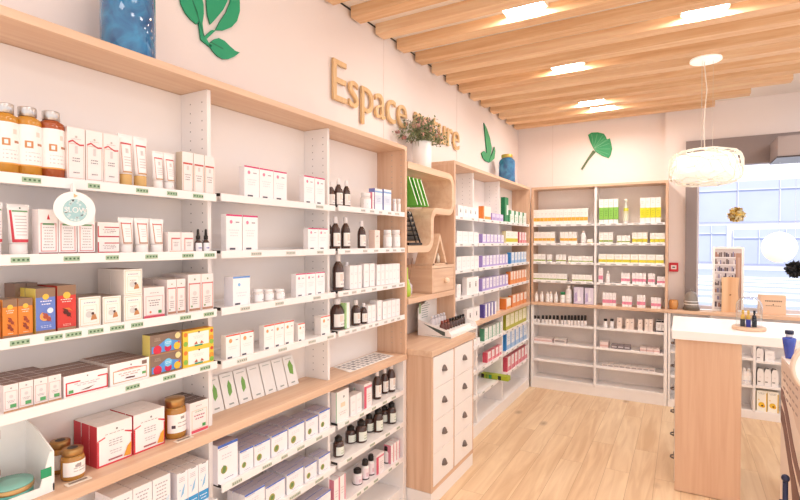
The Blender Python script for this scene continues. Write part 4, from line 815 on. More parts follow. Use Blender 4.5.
        P.append(('base_ring', MB().lathe([(r*1.02, 0), (r*1.02, h*.06)], BLACK)))
    elif look == 'pumpbottle':
        A('body', [(.92,0),(1,.02),(1,.5),(.5,.6)], CLEAR); label(.1,.5,'e8e6d0'); P.append(('label', MB().lathe([(r*1.02, h*.4), (r*1.02, h*.62)], C('c9c23a'), seg=14))); A('cap', [(.5,.62),(.6,.63),(.55,.72),(.3,.76),(.3,.9),(.6,.92),(.6,.98),(.2,1)], C('eef4ea'))
    elif look == 'blackcap':
        A('body', [(.92,0),(1,.02),(1,.45),(.6,.52)], C('efe6e4')); A('cap', [(.8,.5),(.85,.52),(.85,.97),(.8,1)], BLACK)
    else:
        A('body', [(.92,0),(1,.02),(1,.62),(.9,.74),(.45,.82)], C('f6efec')); label(.1,.55,'fbf8f6',cols=((.2,.2,.8,.35,'5a6ac0'),(.0,.0,1,.12,'3f4a94')) if look == 'whiteblue' else ((.3,.3,.7,.4,'d8d0cc'),)); A('cap', [(.46,.8),(.5,.81),(.5,.98),(.45,1)], C('f8f4f2') if look != 'creambottle' else C('f0e2d4'))
    return P
def copy_tree(src, **kw):
    r = src.copy(); COL.objects.link(r)
    for ch in src.children:
        c = ch.copy(); COL.objects.link(c); c.parent = r
        for g in ch.children: d = g.copy(); COL.objects.link(d); d.parent = c
    return r
# how many of each look stand on each shelf (for the wording of the labels)
count = {}
def is_stacked(r): return r[0] in 'LB' and any(q is not r and q[0] == r[0] and q[1] == r[1] and q[2] == r[2] and abs(q[7]+q[8]+.0005-r[7]) < .0012 for q in ROWS)
for r in ROWS:
    if is_stacked(r): continue
    n = r[4] if r[0] in 'LB' else 1
    count[(r[1], r[-1])] = count.get((r[1], r[-1]), 0)+n
seen = {}; used = set()
def words_for(look, shelf, idx, row, rows, lab, stacked):
    tot = count[(look, shelf)]
    s = lab
    if tot > 1: s += f", {ORD[idx]} from left" if idx < tot or tot > 9 else ', rightmost'
    if stacked: s = s.replace(',', ' atop stack,', 1) if ',' in s else s+' atop stack'
    if row: s += f" {ORD[row+1]} row" if tot > 1 else f", {ORD[row+1]} row"
    return s+', '+SHELF[shelf]
def put_label(o, text, cat, grp):
    assert text not in used, text
    used.add(text); n = len(text.replace('-', ' ').split())
    if n > 16: print('LONG LABEL', n, text)
    tag(o, text, cat, grp)
CATW = {'tube': 'tube', 'bottle': 'bottle', 'jar': 'jar', 'carton': 'carton', 'packet': 'packet', 'card': 'card', 'sachet': 'pouch'}
def cat_of(name): return CATW[name.split('_')[-1]]
MC = {}; last = {}
order = sorted(range(len(ROWS)), key=lambda i: (ROWS[i][-1], ROWS[i][1], is_stacked(ROWS[i]) and 0, ROWS[i][2] if ROWS[i][0] in 'LB' else (ROWS[i][3] if ROWS[i][0] == 'R' else ROWS[i][2])))
jit = random.Random(11)
for i in order:
    r = ROWS[i]; look, shelf = r[1], r[-1]; grp = SHELF[shelf]
    if r[0] in 'LB':
        side, look, a, b, n, deep, front, z, h, d, shelf = r
        pitch = (b-a)/n; w = pitch*(.97 if n > 1 else 1)-.001
        stacked = is_stacked(r)
        tube = look.startswith('tube')
        if tube:
            name = 'cosmetic_tube'; lab = {'tube_goldend': 'white tube with gold cap', 'tube_small': 'small white tube with red line', 'tube_redside': 'large white tube with red edge', 'tube_goldv': 'white tube with gold V print'}[look]
            bm_, cm_ = tube_mesh(w, h, d, look); ms = [('body', bm_.mesh('tube_body')), ('cap', cm_.mesh('tube_cap'))]
        else:
            name, lab = CARTON[look][0], CARTON[look][1]; me = carton_mesh(look, w, h, d).mesh(name)
        proto = None
        for k in range(n):
            key = (look, shelf)
            if not stacked: seen[key] = seen.get(key, 0)+1
            idx = seen[key]
            for dp in range(deep):
                c = a+pitch*(k+.5); off = dp*(d+.002)+jit.uniform(0, .002); rz = jit.uniform(-.02, .02) if d < w*1.6 else 0
                if side == 'L': loc = (front-off, c, z); rot = PI/2+rz*.5
                else: loc = (c, front+off, z); rot = rz*.5
                if proto is None:
                    if tube:
                        o = bpy.data.objects.new(name, None); COL.objects.link(o)
                        for pn, pm in ms: q = bpy.data.objects.new(pn, pm); COL.objects.link(q); q.parent = o
                    else: o = bpy.data.objects.new(name, me); COL.objects.link(o)
                    proto = o
                else: o = copy_tree(proto)
                o.location = loc; o.rotation_euler = (0, 0, rot)
                tot = count[key]
                if stacked: seen_lab = words_for(look, shelf, idx, dp, deep, lab, True)
                else: seen_lab = words_for(look, shelf, idx, dp, deep, lab, False)
                put_label(o, seen_lab, cat_of(name), grp+' '+cat_of(name)+'s')
    else:
        side, look, x, y, D, z, h, shelf = r
        name, lab = BOTTLE[look]; key = (look, shelf); seen[key] = seen.get(key, 0)+1
        far = side == 'Q'
        if far and look not in ('pumpbottle', 'greencapjar', 'whiteblue'):
            mb = None
            for pn, pmb in bottle_parts(look, D, h):
                if mb is None: mb = pmb
                else:
                    off = len(mb.v); mb.v += pmb.v
                    for f_, mi_, s_ in zip(pmb.f, pmb.mi, pmb.sm): mb.face([q+off for q in f_], pmb.ms[mi_], s_)
            o = mb.build(name)
        else:
            o = bpy.data.objects.new(name, None); COL.objects.link(o)
            for pn, pmb in bottle_parts(look, D, h): pmb.build(pn, o)
        o.location = (x, y, z); o.rotation_euler = (0, 0, PI/2 if side == 'R' else 0)
        put_label(o, words_for(look, shelf, seen[key], 0, 1, lab, False), cat_of(name), grp+' '+cat_of(name)+'s')

# ------------------------------------------------------------------ single things on the left unit
rnd = random.Random(5)
TEAL = mat('teal_tin', s2l('6db8a6'), .3, metal=.3); GOLDR = mat('gold_rim', s2l('c9a06a'), .3, metal=.6)
tr = empty('display_tray', (-1.56, .53, .9205), 'white cardboard counter tray holding green tins, left end of worktop', 'tray')
CARD = C('fbf8f6')
t = MB(); t.box(-.08, .07, -.17, .165, 0, .003, CARD); t.box(.066, .07, -.17, .165, .003, .022, CARD)
t.prism([(.07, .003), (-.08, .003), (-.08, .17), (-.03, .16), (.07, .11)], lambda a, b, d: (a, d, b), CARD, .161, .165)
t.prism([(.1302, .022), (.165, .022), (.165, .11), (.155, .11)], lambda a, b, d: (d, a, b), CARD, .066, .0699)
t.build('tray_body', tr)
q = MB(); q.box(-.084, -.080, -.17, .165, 0, .20, CARD); q.box(-.0799, -.0795, -.17, .16, .185, .199, C('3f7a6a')); q.box(-.0799, -.0795, .06, .10, .135, .16, C('a8573c')); q.build('back_card', tr)
MB().box(.0702, .0708, .132, .158, .045, .07, C('2f9a6a')).build('green_label', tr)
for k, (x, y, z, w_) in enumerate(((-1.545, .615, .925, 'nearest the honey'), (-1.555, .505, .925, 'at the front edge of the picture'), (-1.575, .55, .966, 'lying on top of the others'))):
    o = empty('round_tin', (x, y, z), f'round teal tin with gold rim in white tray, {w_}', 'tin', 'teal tins in the cardboard tray')
    MB().lathe([(.048, 0), (.05, .002), (.05, .02), (.048, .022)], TEAL, seg=28).build('body', o)
    MB().lathe([(.0515, .0225), (.052, .026), (.052, .034), (.0505, .035)], GOLDR, seg=28).build('rim', o)
    MB().lathe([(.0505, .0352), (.05, .040), (.02, .0405)], mat('teal_lid', s2l('8cc4b6'), .25), seg=28).build('lid', o)
for k, (x, y, w_) in enumerate(((-1.488, .755, 'in front of the small honey jars'), (-1.492, 1.10, 'in front of the large honey jar'))):
    o = MB().box(-.012, .012, -.032, .032, 0, .002, C('f4e6d6')); o.box(-.006, .004, -.024, .024, .002, .0024, C('8a7a70'))
    tag(o.build('price_card', loc=(x, y, .9205), rz=-.05), f'thin price card lying on the oak worktop {w_}', 'card')
# wobbler
wo = empty('shelf_wobbler', (-1.446, .732, 1.693), 'round white shelf sign with pale blue disc reading SLOW', 'sign')
def disc(mb, x, r, ry, m, n=36, th=.0015, cy=0, cz=0): mb.prism([(ry*math.cos(2*PI*i/n)+cy, r*math.sin(2*PI*i/n)+cz) for i in range(n)], lambda a, b, d: (d, a, b), m, x, x+th)
d_ = MB(); disc(d_, 0, .047, .054, C('fbf8f6')); d_.build('card', wo)
d_ = MB(); disc(d_, .002, .031, .031, C('a9cfd2'), th=.0006, cz=-.004)
for i in range(26):
    a, rr = rnd.uniform(0, 2*PI), rnd.uniform(.019, .028); disc(d_, .0028, .003, .004, C('d4e6e8'), 6, .0002, rr*math.cos(a), rr*math.sin(a)-.004)
disc(d_, .002, .006, .007, C('e9b88a'), 3, .0006, 0, .036); d_.build('printed_disc', wo)
MB().box(-.014, -.0005, -.004, .004, .035, .07, C('f4f0ee')).build('clip', wo)
def text_mesh(s, size, extrude=.002, offset=0.):
    cu = bpy.data.curves.new('lettering', 'FONT'); cu.body = s; cu.size = size; cu.extrude = extrude; cu.offset = offset; cu.resolution_u = 6
    o = bpy.data.objects.new('lettering', cu); COL.objects.link(o); bpy.context.view_layer.update()
    me = bpy.data.meshes.new_from_object(o.evaluated_get(bpy.context.evaluated_depsgraph_get())); bpy.data.objects.remove(o); return me
me = text_mesh('SLOW', .021, .0003); me.materials.clear(); me.materials.append(C('fbfbfb'))
o = bpy.data.objects.new('printed_word', me); COL.objects.link(o); o.parent = wo; o.rotation_euler = (PI/2, 0, PI/2); o.location = (.0034, -.029, -.010)
# leaflets
for k in range(7):
    y = 1.345+.0735*k
    mb = MB(); mb.box(-.0345, .0345, 0, .002, 0, .142, CARD)
    if k in (0, 1, 2): mb.prism([(-.002, .045), (.014, .06), (.016, .09), (.006, .112), (-.004, .09), (-.006, .06)], lambda a, b, d: (a, d, b), C('7fb35a'), -.0008, -.0003)
    elif k == 6: mb.prism([(-.01, .06), (.012, .05), (.02, .09), (.006, .12), (-.012, .10)], lambda a, b, d: (a, d, b), C('7fb04e'), -.0008, -.0003)
    mb.box(-.012, .012, -.0008, -.0003, .012, .018, C('a9b0ac')); mb.box(-.02, .02, -.0008, -.0003, .126, .130, C('ccd0cc'))
    o = mb.build('leaflet', loc=(-1.612+.0008*k, y, .9205)); o.rotation_euler = (-.30, 0, PI/2)
    tag(o, f"white {'leaflet with green leaf' if k in (0,1,2,6) else 'plain leaflet'} leaning on worktop, {ORD[k+1]} from left of seven", 'leaflet', 'leaflets leaning above the worktop')
mb = MB(); mb.hexa([(-1.510, 2.105, .9205), (-1.500, 2.545, .9205), (-1.652, 2.575, .9205), (-1.652, 2.15, .9205), (-1.510, 2.105, .9225), (-1.500, 2.545, .9225), (-1.652, 2.575, .9225), (-1.652, 2.15, .9225)], CARD)
for i in range(9):
    y = 2.15+.044*i
    for j in range(4): mb.quad([(-1.635+.033*j, y, .9228), (-1.612+.033*j, y, .9228), (-1.612+.033*j, y+.028, .9228), (-1.635+.033*j, y+.028, .9228)], C('b4b2b8' if (i+j) % 3 else '8f8e96'))
tag(mb.build('price_sheet'), 'white printed sheet lying flat on the worktop under brown bottles', 'paper')

# books, frame, vases in the niche
GRN = [C('6fbf4a'), C('4fa838'), C('86cc5c')]
for k in range(4):
    y = 2.70+.052*k; zt = .205
    o = MB(); o.box(-.07, .07, 0, .012, 0, zt, GRN[k % 3]); o.box(-.066, .0705, .0015, .0105, .003, zt-.003, C('f2f6ea'))
    if k == 3: o.prism([(-.05, .04), (.04, .03), (.05, .12), (.0, .17), (-.05, .14)], lambda a, b, d: (a, d, b), C('9ccf5e'), -.001, -.0004)
    ob = o.build('booklet', loc=(-1.545, y+.012, 1.838)); ob.rotation_euler = (-.0, 0, 0)
    ob.matrix_world = Matrix.Translation((-1.545, y+.10, 1.840)) @ Matrix.Rotation(.62, 4, 'X')
    tag(ob, f'bright green booklet leaning in the curved shelf, {ORD[k+1]} from left', 'booklet', 'green booklets in the curved shelf')
wf = empty('slatted_rack', (-1.54, 2.80, 1.583), 'black rack of angled slats leaning in the lower curve of the shelf', 'rack')
a = MB(); a.prism([(-.105, .002), (.075, .002), (.075, .018), (-.105, .018)], lambda p, q, d: (d, p, q), BLACK, -.06, .06); a.build('base', wf)
for x in (-.055, .055):
    b = MB(); b.tube([(x, -.075, .21), (x, .055, .02)], .006, BLACK, 6); b.tube([(x, -.115, .205), (x, .0, .02)], .005, BLACK, 6); b.build('rail', wf)
for k in range(6):
    t_ = k/5; b = MB(); y = -.088+.115*t_; z = .195-.15*t_; b.hexa([(-.05, y, z+.012), (.056, y, z+.012), (.056, y+.03, z-.008), (-.05, y+.03, z-.008), (-.05, y, z+.018), (.056, y, z+.018), (.056, y+.03, z-.002), (-.05, y+.03, z-.002)], C('efe9e4')); b.box(-.052, .0535, y, y+.03, z-.014, z-.0085, BLACK); b.build('slat', wf)
MB().tube([(-.055, -.095, .208), (.055, -.095, .208)], .006, BLACK, 6).build('top_bar', wf)
gv = MB().lathe([(.02, 0), (.028, .01), (.03, .05), (.02, .09), (.012, .11), (.009, .16), (.012, .185), (.009, .186)], mat('lime_glass', s2l('b4d64a'), .12, coat=.6), (0, 0, 0), 20)
tag(gv.build('green_bottle', loc=(-1.520, 2.735, 1.257)), 'slender lime green bottle vase on the wall cubby', 'bottle')
df = empty('reed_diffuser', (-1.60, 2.90, 1.257), 'pale glass reed diffuser with thin sticks in the wall cubby', 'diffuser')
MB().lathe([(.026, 0), (.03, .006), (.03, .06), (.012, .08), (.012, .10)], mat('pale_lilac_glass', s2l('e6dce6'), .1, coat=.4), seg=18).build('bottle', df)
for k in range(6):
    a_ = k*1.05; MB().tube([(.004*math.cos(a_), .004*math.sin(a_), .05), (.035*math.cos(a_), .035*math.sin(a_), .24)], .0016, C('a8826a'), 5).build('stick', df)
# vase and bouquet
VP = (-1.575, 3.055, 2.1)
tag(MB().lathe([(.060, 0), (.066, .003), (.067, .195), (.063, .198), (.060, .19), (.058, .02), (.0, .015)], mat('white_ceramic', s2l('fbf7f6'), .3, noise=.01), (0, 0, 0), 32, cap1=False).build('vase', loc=VP), 'white cylindrical vase on top of the curved oak shelf', 'vase')
bq = empty('bouquet', (VP[0], VP[1], VP[2]+.02), 'dried bouquet of green leaves and dusty pink blossoms in the white vase', 'flowers')
st = MB(); lf = MB(); LG = [mat('leaf_a', s2l('6f7d56'), .6, noise=.15), mat('leaf_b', s2l('8c9068'), .6, noise=.15), mat('leaf_c', s2l('5b6648'), .6, noise=.15)]
PK = [mat('bloom_a', s2l('c99a90'), .7, noise=.1), mat('bloom_b', s2l('ddb5a4'), .7, noise=.1), mat('bloom_c', s2l('b07f78'), .7, noise=.1)]
blooms = []
for k in range(85):
    a_ = rnd.uniform(0, 2*PI); sp = rnd.uniform(.02, 1)**.7; r_ = .25*sp; hh = .35-.17*sp**2+rnd.uniform(-.03, .03)
    dx = r_*math.cos(a_)*.75; tip = Vector((max(-.11, dx), r_*math.sin(a_)*1.12, hh)); mid = Vector((dx*.25, r_*math.sin(a_)*.3, .17))
    st.tube([(dx*.15, r_*.2*math.sin(a_), .01), mid, tip], .0014, LG[1], 4)
    for j in range(12):
        t_ = rnd.uniform(.25, 1); p = mid.lerp(tip, t_)+Vector([rnd.uniform(-.02, .02) for _ in range(3)])
        if p.x < -.115: p.x = -.115
        d1 = Vector([rnd.uniform(-1, 1) for _ in range(3)]).normalized(); d2 = d1.cross(Vector([rnd.uniform(-1, 1) for _ in range(3)])).normalized(); L_ = rnd.uniform(.014, .028)
        b = len(lf.v); lf.v += [tuple(p), tuple(p+d1*L_*.5+d2*L_*.28), tuple(p+d1*L_), tuple(p+d1*L_*.5-d2*L_*.28)]; lf.face([b, b+1, b+2, b+3], LG[rnd.randrange(3)])
    if k % 2 == 0: blooms.append(mid.lerp(tip, rnd.uniform(.55, 1)))
st.build('stems', bq); tag(lf.build('foliage', bq), kind='stuff')
for k, p in enumerate(blooms):
    f = MB(); r_ = rnd.uniform(.008, .014)
    for j in range(7):
        a_ = rnd.uniform(0, 2*PI); f.ball((p.x+r_*.8*math.cos(a_), p.y+r_*.8*math.sin(a_), p.z+rnd.uniform(-.01, .01)), r_*.55, PK[k % 3], 6, 4)
    f.build('blossom', bq)
# lavender behind the tester display
lv = empty('lavender_bunch', (-1.60, 2.76, .952), 'small purple dried lavender bunch standing on the drawer chest', 'flowers')
m_ = MB(); m2 = MB()
for k in range(16):
    a_ = k*.8; x, y = .018*math.cos(a_), .018*math.sin(a_); m_.tube([(x*.3, y*.3, 0), (x, y, .16)], .0012, C('9a9a78'), 4); m2.lathe([(.002, 0), (.005, .02), (.003, .09)], C('a391bd'), (x, y, .15), 6)
m_.build('stems', lv); m2.build('blossoms', lv)
# tester display
td = empty('tester_display', (-1.48, 3.3, .952), 'white cardboard tester display with a printed back card on the drawer chest', 'display')
X0, X1_ = -.125, .125; Ya, Yb = -.24, .25
b = MB(); b.prism([(X0, 0), (X1_, 0), (X1_, .018), (X1_-.02, .05), (X0+.02, .105), (X0, .11)], lambda p, q, d: (p, d, q), CARD, Ya, Ya+.004)
b.prism([(X0, 0), (X1_, 0), (X1_, .018), (X1_-.02, .05), (X0+.02, .105), (X0, .11)], lambda p, q, d: (p, d, q), CARD, Yb-.004, Yb)
b.box(X0, X1_, Ya+.004, Yb-.004, 0, .01, CARD); b.box(X0+.10, X1_-.05, Ya+.004, Yb-.004, .01, .03, CARD); b.box(X0, X0+.10, Ya+.004, Yb-.004, .01, .06, CARD); b.build('tray', td)
b = MB(); b.prism([(X0+.035, .088), (X1_-.045, .040), (X1_-.045, .014), (X1_-.06, .014)], lambda p, q, d: (p, d, q), C('55605a'), Ya-.0006, Ya-.0002); b.prism([(X0+.04, .010), (X1_-.02, .004), (X1_, .003), (X1_, .008)], lambda p, q, d: (p, d, q), C('6a7a5a'), Ya-.0006, Ya-.0002); b.build('side_print', td)
b = MB(); pr = [(Ya, .0)]+[(Ya, .19)]+[(Ya+.06+.09*math.sin(PI*k/8)-.06+.06*k/8, .19+.055*math.sin(PI/2*k/8)) for k in range(1, 9)]+[(Yb-.03, .235), (Yb, .215), (Yb, 0)]
b.prism(pr, lambda p, q, d: (d, p, q), CARD, X0-.004, X0-.0005)
for k in range(7): b.box(X0, X0+.0004, Ya+.05, Ya+.05+.14*rnd.uniform(.6, 1), .115+.016*k, .119+.016*k, C('8a9a94'))
b.box(X0, X0+.0004, Yb-.12, Yb-.03, .14, .20, C('f0d9c4')); b.box(X0, X0+.0006, Yb-.06, Yb-.04, .16, .21, C('8a5a4a')); b.box(X0, X0+.0004, Ya+.01, Ya+.04, .15, .22, C('a9c29a')); b.build('back_card', td)
for k in range(9):
    for j in range(2):
        o = empty('tester_bottle', (-1.48+(-.052 if j else .022), 3.3-.165+.048*k, .952+(.0605 if j else .0305)), f"small {'black' if (k > 2 and not j) else 'pale' if j else 'reddish'} tester bottle in the display, {ORD[k+1]} from left, {'back' if j else 'front'} row", 'bottle', 'tester bottles in the cardboard display')
        MB().lathe([(.015, 0), (.016, .003), (.016, .045), (.008, .052)], (C('6a4038') if k < 3 else AMBG) if not j else C('e2dadf'), seg=12).build('body', o)
        MB().lathe([(.0095, .0525), (.0095, .07), (.008, .072)], BLACK if (k > 2 and not j) else C('e9e4ea') if j else C('8f4a3c'), seg=12).build('cap', o)
# long green packet that sticks out of the low shelf
gb = MB(); gb.box(-.135, .125, 0, .07, 0, .042, C('a9b832')); 
for x, w_, c in ((-.135, .03, '3a2f2a'), (-.06, .03, '3f9a5c'), (.03, .03, '1f2a24'), (-.09, .02, '7a9a2a')): gb.box(x, x+w_, -.0006, -.0001, .003, .039, C(c))
tag(gb.build('long_packet', loc=(-1.50, 4.38, .3355), rz=-.04), 'long olive green packet sticking out of the lowest corner shelf', 'packet')
# low empty-looking trays on the near lower shelf
# blue jars
BLUEG = mat('blue_mottled_glass', s2l('2f7fb8'), .08, noise=.35, scale=9, coat=1.0)
BLUEM = bpy.data.materials.new('blue_glass'); BLUEM.use_nodes = True
def blue_glass(m, a, b_, sc):
    nt = m.node_tree; p = nt.nodes['Principled BSDF']; tc = nt.nodes.new('ShaderNodeTexCoord'); n = nt.nodes.new('ShaderNodeTexNoise'); n.inputs['Scale'].default_value = sc; n.inputs['Detail'].default_value = 4; n.inputs['Distortion'].default_value = 1.5
    r = nt.nodes.new('ShaderNodeValToRGB'); r.color_ramp.elements[0].position = .3; r.color_ramp.elements[1].position = .75; r.color_ramp.elements[0].color = (*s2l(a), 1); r.color_ramp.elements[1].color = (*s2l(b_), 1)
    nt.links.new(tc.outputs['Object'], n.inputs['Vector']); nt.links.new(n.outputs['Fac'], r.inputs['Fac']); nt.links.new(r.outputs['Color'], p.inputs['Base Color'])
    p.inputs['Roughness'].default_value = .06; p.inputs['Coat Weight'].default_value = 1; p.inputs['Transmission Weight'].default_value = .25; return m
blue_glass(BLUEM, '1a5f9c', '36a0d8', 14)
for (x, y, z, r_, h_, lab) in ((-1.560, .957, 2.189, .080, .30, 'large deep blue glass jar on top of the near left shelving'), (-1.555, 4.90, 2.209, .083, .285, 'blue glass jar with gold lid on top of the corner shelving')):
    e = empty('glass_jar', (x, y, z), lab, 'jar')
    MB().lathe([(r_*.93, 0), (r_, .008), (r_, h_*.72), (r_*.93, h_*.80), (r_*.62, h_*.86), (r_*.62, h_*.88)], BLUEM, seg=36).build('body', e)
    MB().lathe([(r_*.66, h_*.882), (r_*.68, h_*.89), (r_*.68, h_*.985), (r_*.64, h_)], mat('brass_lid', s2l('d6b45a'), .3, metal=.6), seg=32).build('lid', e)
# wall lettering
WL = empty('wall_lettering', (XW, 2.19, 2.395), 'wooden wall letters reading Espace nature above the left shelving', 'letters')
TW = wood('letter_wood', 'dcb27c', 'ecc898', 2, .8)
SZ = .335; word = 'Espace nature'; full = text_mesh(word, SZ); xs = [v.co.x for v in full.vertices]; sx = 1.775/(max(xs)-min(xs)); x0 = min(xs)
for i, ch in enumerate(word):
    if ch == ' ': continue
    pre = text_mesh(word[:i+1], SZ); right = max(v.co.x for v in pre.vertices); one = text_mesh(ch, SZ, .007, -.001); r1 = max(v.co.x for v in one.vertices)+.001
    one.materials.clear(); one.materials.append(TW)
    o = bpy.data.objects.new('letter', one); COL.objects.link(o); o.parent = WL; o.rotation_euler = (PI/2, 0, PI/2); o.scale = (sx, 1, 1); o.location = (.016, (right-r1-x0)*sx, 0)
# wall leaves
LGREEN = mat('green_paint', s2l('2aa577'), .5, noise=.05, scale=12); LDK = mat('dark_green_paint', s2l('1f7a58'), .5)
e = empty('leaf_decoration', (XW, 1.4, 2.45), 'green cut-out leaf sprig on the wall above the near shelving', 'wall decoration')
for i, p in enumerate(LEAF_SPRIG):
    o = MB().prism(p, lambda a, b, d: (d, a, b), LGREEN, XW+.003, XW+.010, LDK).build('leaf' if i != 4 else 'stem', e); o.location = [-v for v in e.location]
vn = MB()
def strip(mb, pts, w_, x, m):
    for (a, b), (c, d) in zip(pts, pts[1:]):
        n_ = Vector((-(d-b), c-a)).normalized()*w_/2; mb.quad([(x, a-n_.x, b-n_.y), (x, c-n_.x, d-n_.y), (x, c+n_.x, d+n_.y), (x, a+n_.x, b+n_.y)], m)
L5 = LEAF_SPRIG[5]; cx = [sum(p[i] for p in L5)/len(L5) for i in (0, 1)]
strip(vn, [L5[0], cx], .006, XW+.0106, LDK); strip(vn, [LEAF_SPRIG[4][2], LEAF_SPRIG[0][-1]], .006, XW+.0106, LDK)
o = vn.build('leaf_veins', e); o.location = [-v for v in e.location]
e = empty('leaf_decoration', (XW, 4.8, 2.4), 'green cut-out pointed leaf on the wall beside the blue jar', 'wall decoration')
for i, p in enumerate(AGAVE):
    o = MB().prism(p, lambda a, b, d: (d, a, b), mat('green_paint_mid', s2l('4aa872'), .5, noise=.12, scale=10), XW+.003+.002*i, XW+.012+.002*i, LDK).build('leaf', e); o.location = [-v for v in e.location]
e = empty('leaf_decoration', (-.85, YW, 2.5), 'green fan-shaped ginkgo leaf on the back wall', 'wall decoration')
for i, p in enumerate(GINKGO):
    o = MB().prism(p, lambda a, b, d: (a, d, b), mat('green_paint_gk', s2l('2f9a62'), .5, noise=.1, scale=14) if i == 0 else mat('stem_paint', s2l('6a7a5a'), .5), YW-.010, YW-.003, LDK).build('leaf' if i == 0 else 'stem', e); o.location = [-v for v in e.location]
gk = MB(); base = GINKGO[0][-2]
for p in GINKGO[0][1:12]:
    q_ = [base[0]+(p[0]-base[0])*.9, base[1]+(p[1]-base[1])*.9]; n_ = Vector((-(q_[1]-base[1]), q_[0]-base[0])).normalized()*.0016
    gk.quad([(base[0]-n_.x, YW-.0106, base[1]-n_.y), (q_[0]-n_.x, YW-.0106, q_[1]-n_.y), (q_[0]+n_.x, YW-.0106, q_[1]+n_.y), (base[0]+n_.x, YW-.0106, base[1]+n_.y)], mat('light_vein', s2l('7cc49a'), .5))
o = gk.build('leaf_veins', e); o.location = [-v for v in e.location]

# ------------------------------------------------------------------ pendant lamp
import bmesh
PL = empty('pendant_lamp', (.132, 4.13, 2.135), 'large white openwork drum pendant lamp hanging over the counter', 'lamp')
bm = bmesh.new(); bmesh.ops.create_icosphere(bm, subdivisions=3, radius=1)
lr = random.Random(4)
for v in bm.verts:
    v.co += Vector([lr.uniform(-.07, .07) for _ in range(3)]); v.co.normalize()
ed = [e_ for e_ in bm.edges]; lr.shuffle(ed); bmesh.ops.dissolve_edges(bm, edges=ed[:len(ed)//4], use_verts=False)
for v in bm.verts:
    c = v.co; rr = math.hypot(c.x, c.y); k = max(rr, 1e-6); e_ = rr**.45
    sz = abs(c.z)**.6*(1 if c.z > 0 else -1)
    c.x, c.y, c.z = c.x/k*e_*.228, c.y/k*e_*.228, sz*.125
bmesh.ops.wireframe(bm, faces=bm.faces[:], thickness=.009, use_replace=True, use_even_offset=False)
me = bpy.data.meshes.new('lamp_net'); bm.to_mesh(me); bm.free(); me.materials.append(mat('lamp_white', s2l('fbf6ea'), .4, noise=0))
o = bpy.data.objects.new('openwork_shade', me); COL.objects.link(o); o.parent = PL
prof = [(.02, -.098), (.15, -.094), (.19, -.07), (.203, -.03), (.203, .03), (.19, .07), (.15, .094), (.02, .098)]
MB().lathe(prof, mat('lamp_diffuser', (1, .965, .90), .6, noise=0, emit=.4), seg=40, cap0=False, cap1=False).build('inner_diffuser', PL)
MB().tube([(0, 0, .10), (-.01, 0, .3), (.008, 0, .55), (-.01, 0, .752)], .0035, C('f0e6da'), 6).build('cord', PL)
for a_ in (0, 2.1, 4.2): MB().tube([(.045*math.cos(a_), .045*math.sin(a_), .122), (.045*math.cos(a_), .045*math.sin(a_), .752)], .0010, C('d4c8bd'), 5).build('suspension_wire', PL)
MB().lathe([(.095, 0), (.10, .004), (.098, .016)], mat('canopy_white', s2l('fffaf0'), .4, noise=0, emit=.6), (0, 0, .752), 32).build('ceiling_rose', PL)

# ------------------------------------------------------------------ on the counter
cl = empty('glass_cloche', (.372, 3.86, 1.0425), 'clear glass dome on a round wooden base on the white counter', 'cloche')
MB().lathe([(.088, 0), (.092, .004), (.092, .018), (.088, .022)], OAKX, seg=36).build('base', cl)
gp = [(.071, .0225), (.071, .15)]+[(.071*math.cos(PI/2*k/8), .15+.065*math.sin(PI/2*k/8)) for k in range(1, 8)]+[(.012, .215)]
gi = [(r_-.002 if r_ > .014 else r_*.8, z_-(.002 if z_ > .15 else 0)) for r_, z_ in reversed(gp)]
MB().lathe(gp, GLASS, seg=36, cap0=False, cap1=False).build('dome', cl)
MB().ball((0, 0, .228), .012, GLASS, 12, 8).build('knob', cl)
its = [(-.036, -.02, 'box', '3a3c42', 'dark box'), (-.006, -.032, 'box', '3a3f9a', 'blue box'), (.026, -.02, 'box', '34363c', 'black box'), (-.03, .02, 'b', 'e8bc5c', 'amber bottle'), (-.002, .012, 'b', 'e0b458', 'tall amber bottle'), (.03, .018, 'b', '2f2f3a', 'black bottle')]
for x, y, k, c, nm in its:
    if k == 'box': o = MB().box(-.012, .012, -.012, .012, 0, .045, C(c)).build('small_box', loc=(.372+x, 3.86+y, 1.0652))
    else: o = MB().lathe([(.011, 0), (.012, .002), (.012, .062), (.005, .072), (.005, .078), (.007, .079), (.007, .098), (.005, .1)], mat('ck'+c, s2l(c), .2, noise=.02), seg=14).build('small_bottle', loc=(.372+x, 3.86+y, 1.0652))
    tag(o, f'{nm} under the glass dome', 'box' if k == 'box' else 'bottle')

# ------------------------------------------------------------------ on the window ledge
can = empty('candle_holder', (-.075, 5.54, .9505), 'small orange glass candle holder at the left end of the ledge', 'candle')
MB().lathe([(.03, 0), (.036, .01), (.042, .05), (.038, .085), (.034, .09), (.032, .082), (.034, .05), (.028, .012), (0, .01)], mat('orange_glass', s2l('d99a5a'), .2, noise=.1, coat=.5), seg=24, cap1=False).build('glass', can)
MB().lathe([(.03, .013), (.03, .045), (.01, .048)], C('f0cfa2'), seg=20).build('wax', can)
bj = empty('bell_jar', (.075, 5.545, .9505), 'grey ribbed bell-shaped jar with white stripes on the ledge', 'jar')
RB = mat('smoked_ribs', s2l('8f857c'), .2, noise=.1, coat=.5)
MB().lathe([(.068, 0), (.072, .004), (.070, .02), (.066, .03)], mat('dark_base', s2l('6a5d50'), .4), seg=28).build('base', bj)
pr = [(.064, .031)]
for k in range(10):
    z = .04+.013*k; R_ = .064*math.sqrt(max(.05, 1-((z-.03)/.17)**2.2)); pr += [(R_, z), (R_-.004, z+.006)]
pr += [(.02, .178), (.006, .186)]
MB().lathe(pr, RB, seg=28).build('dome', bj)
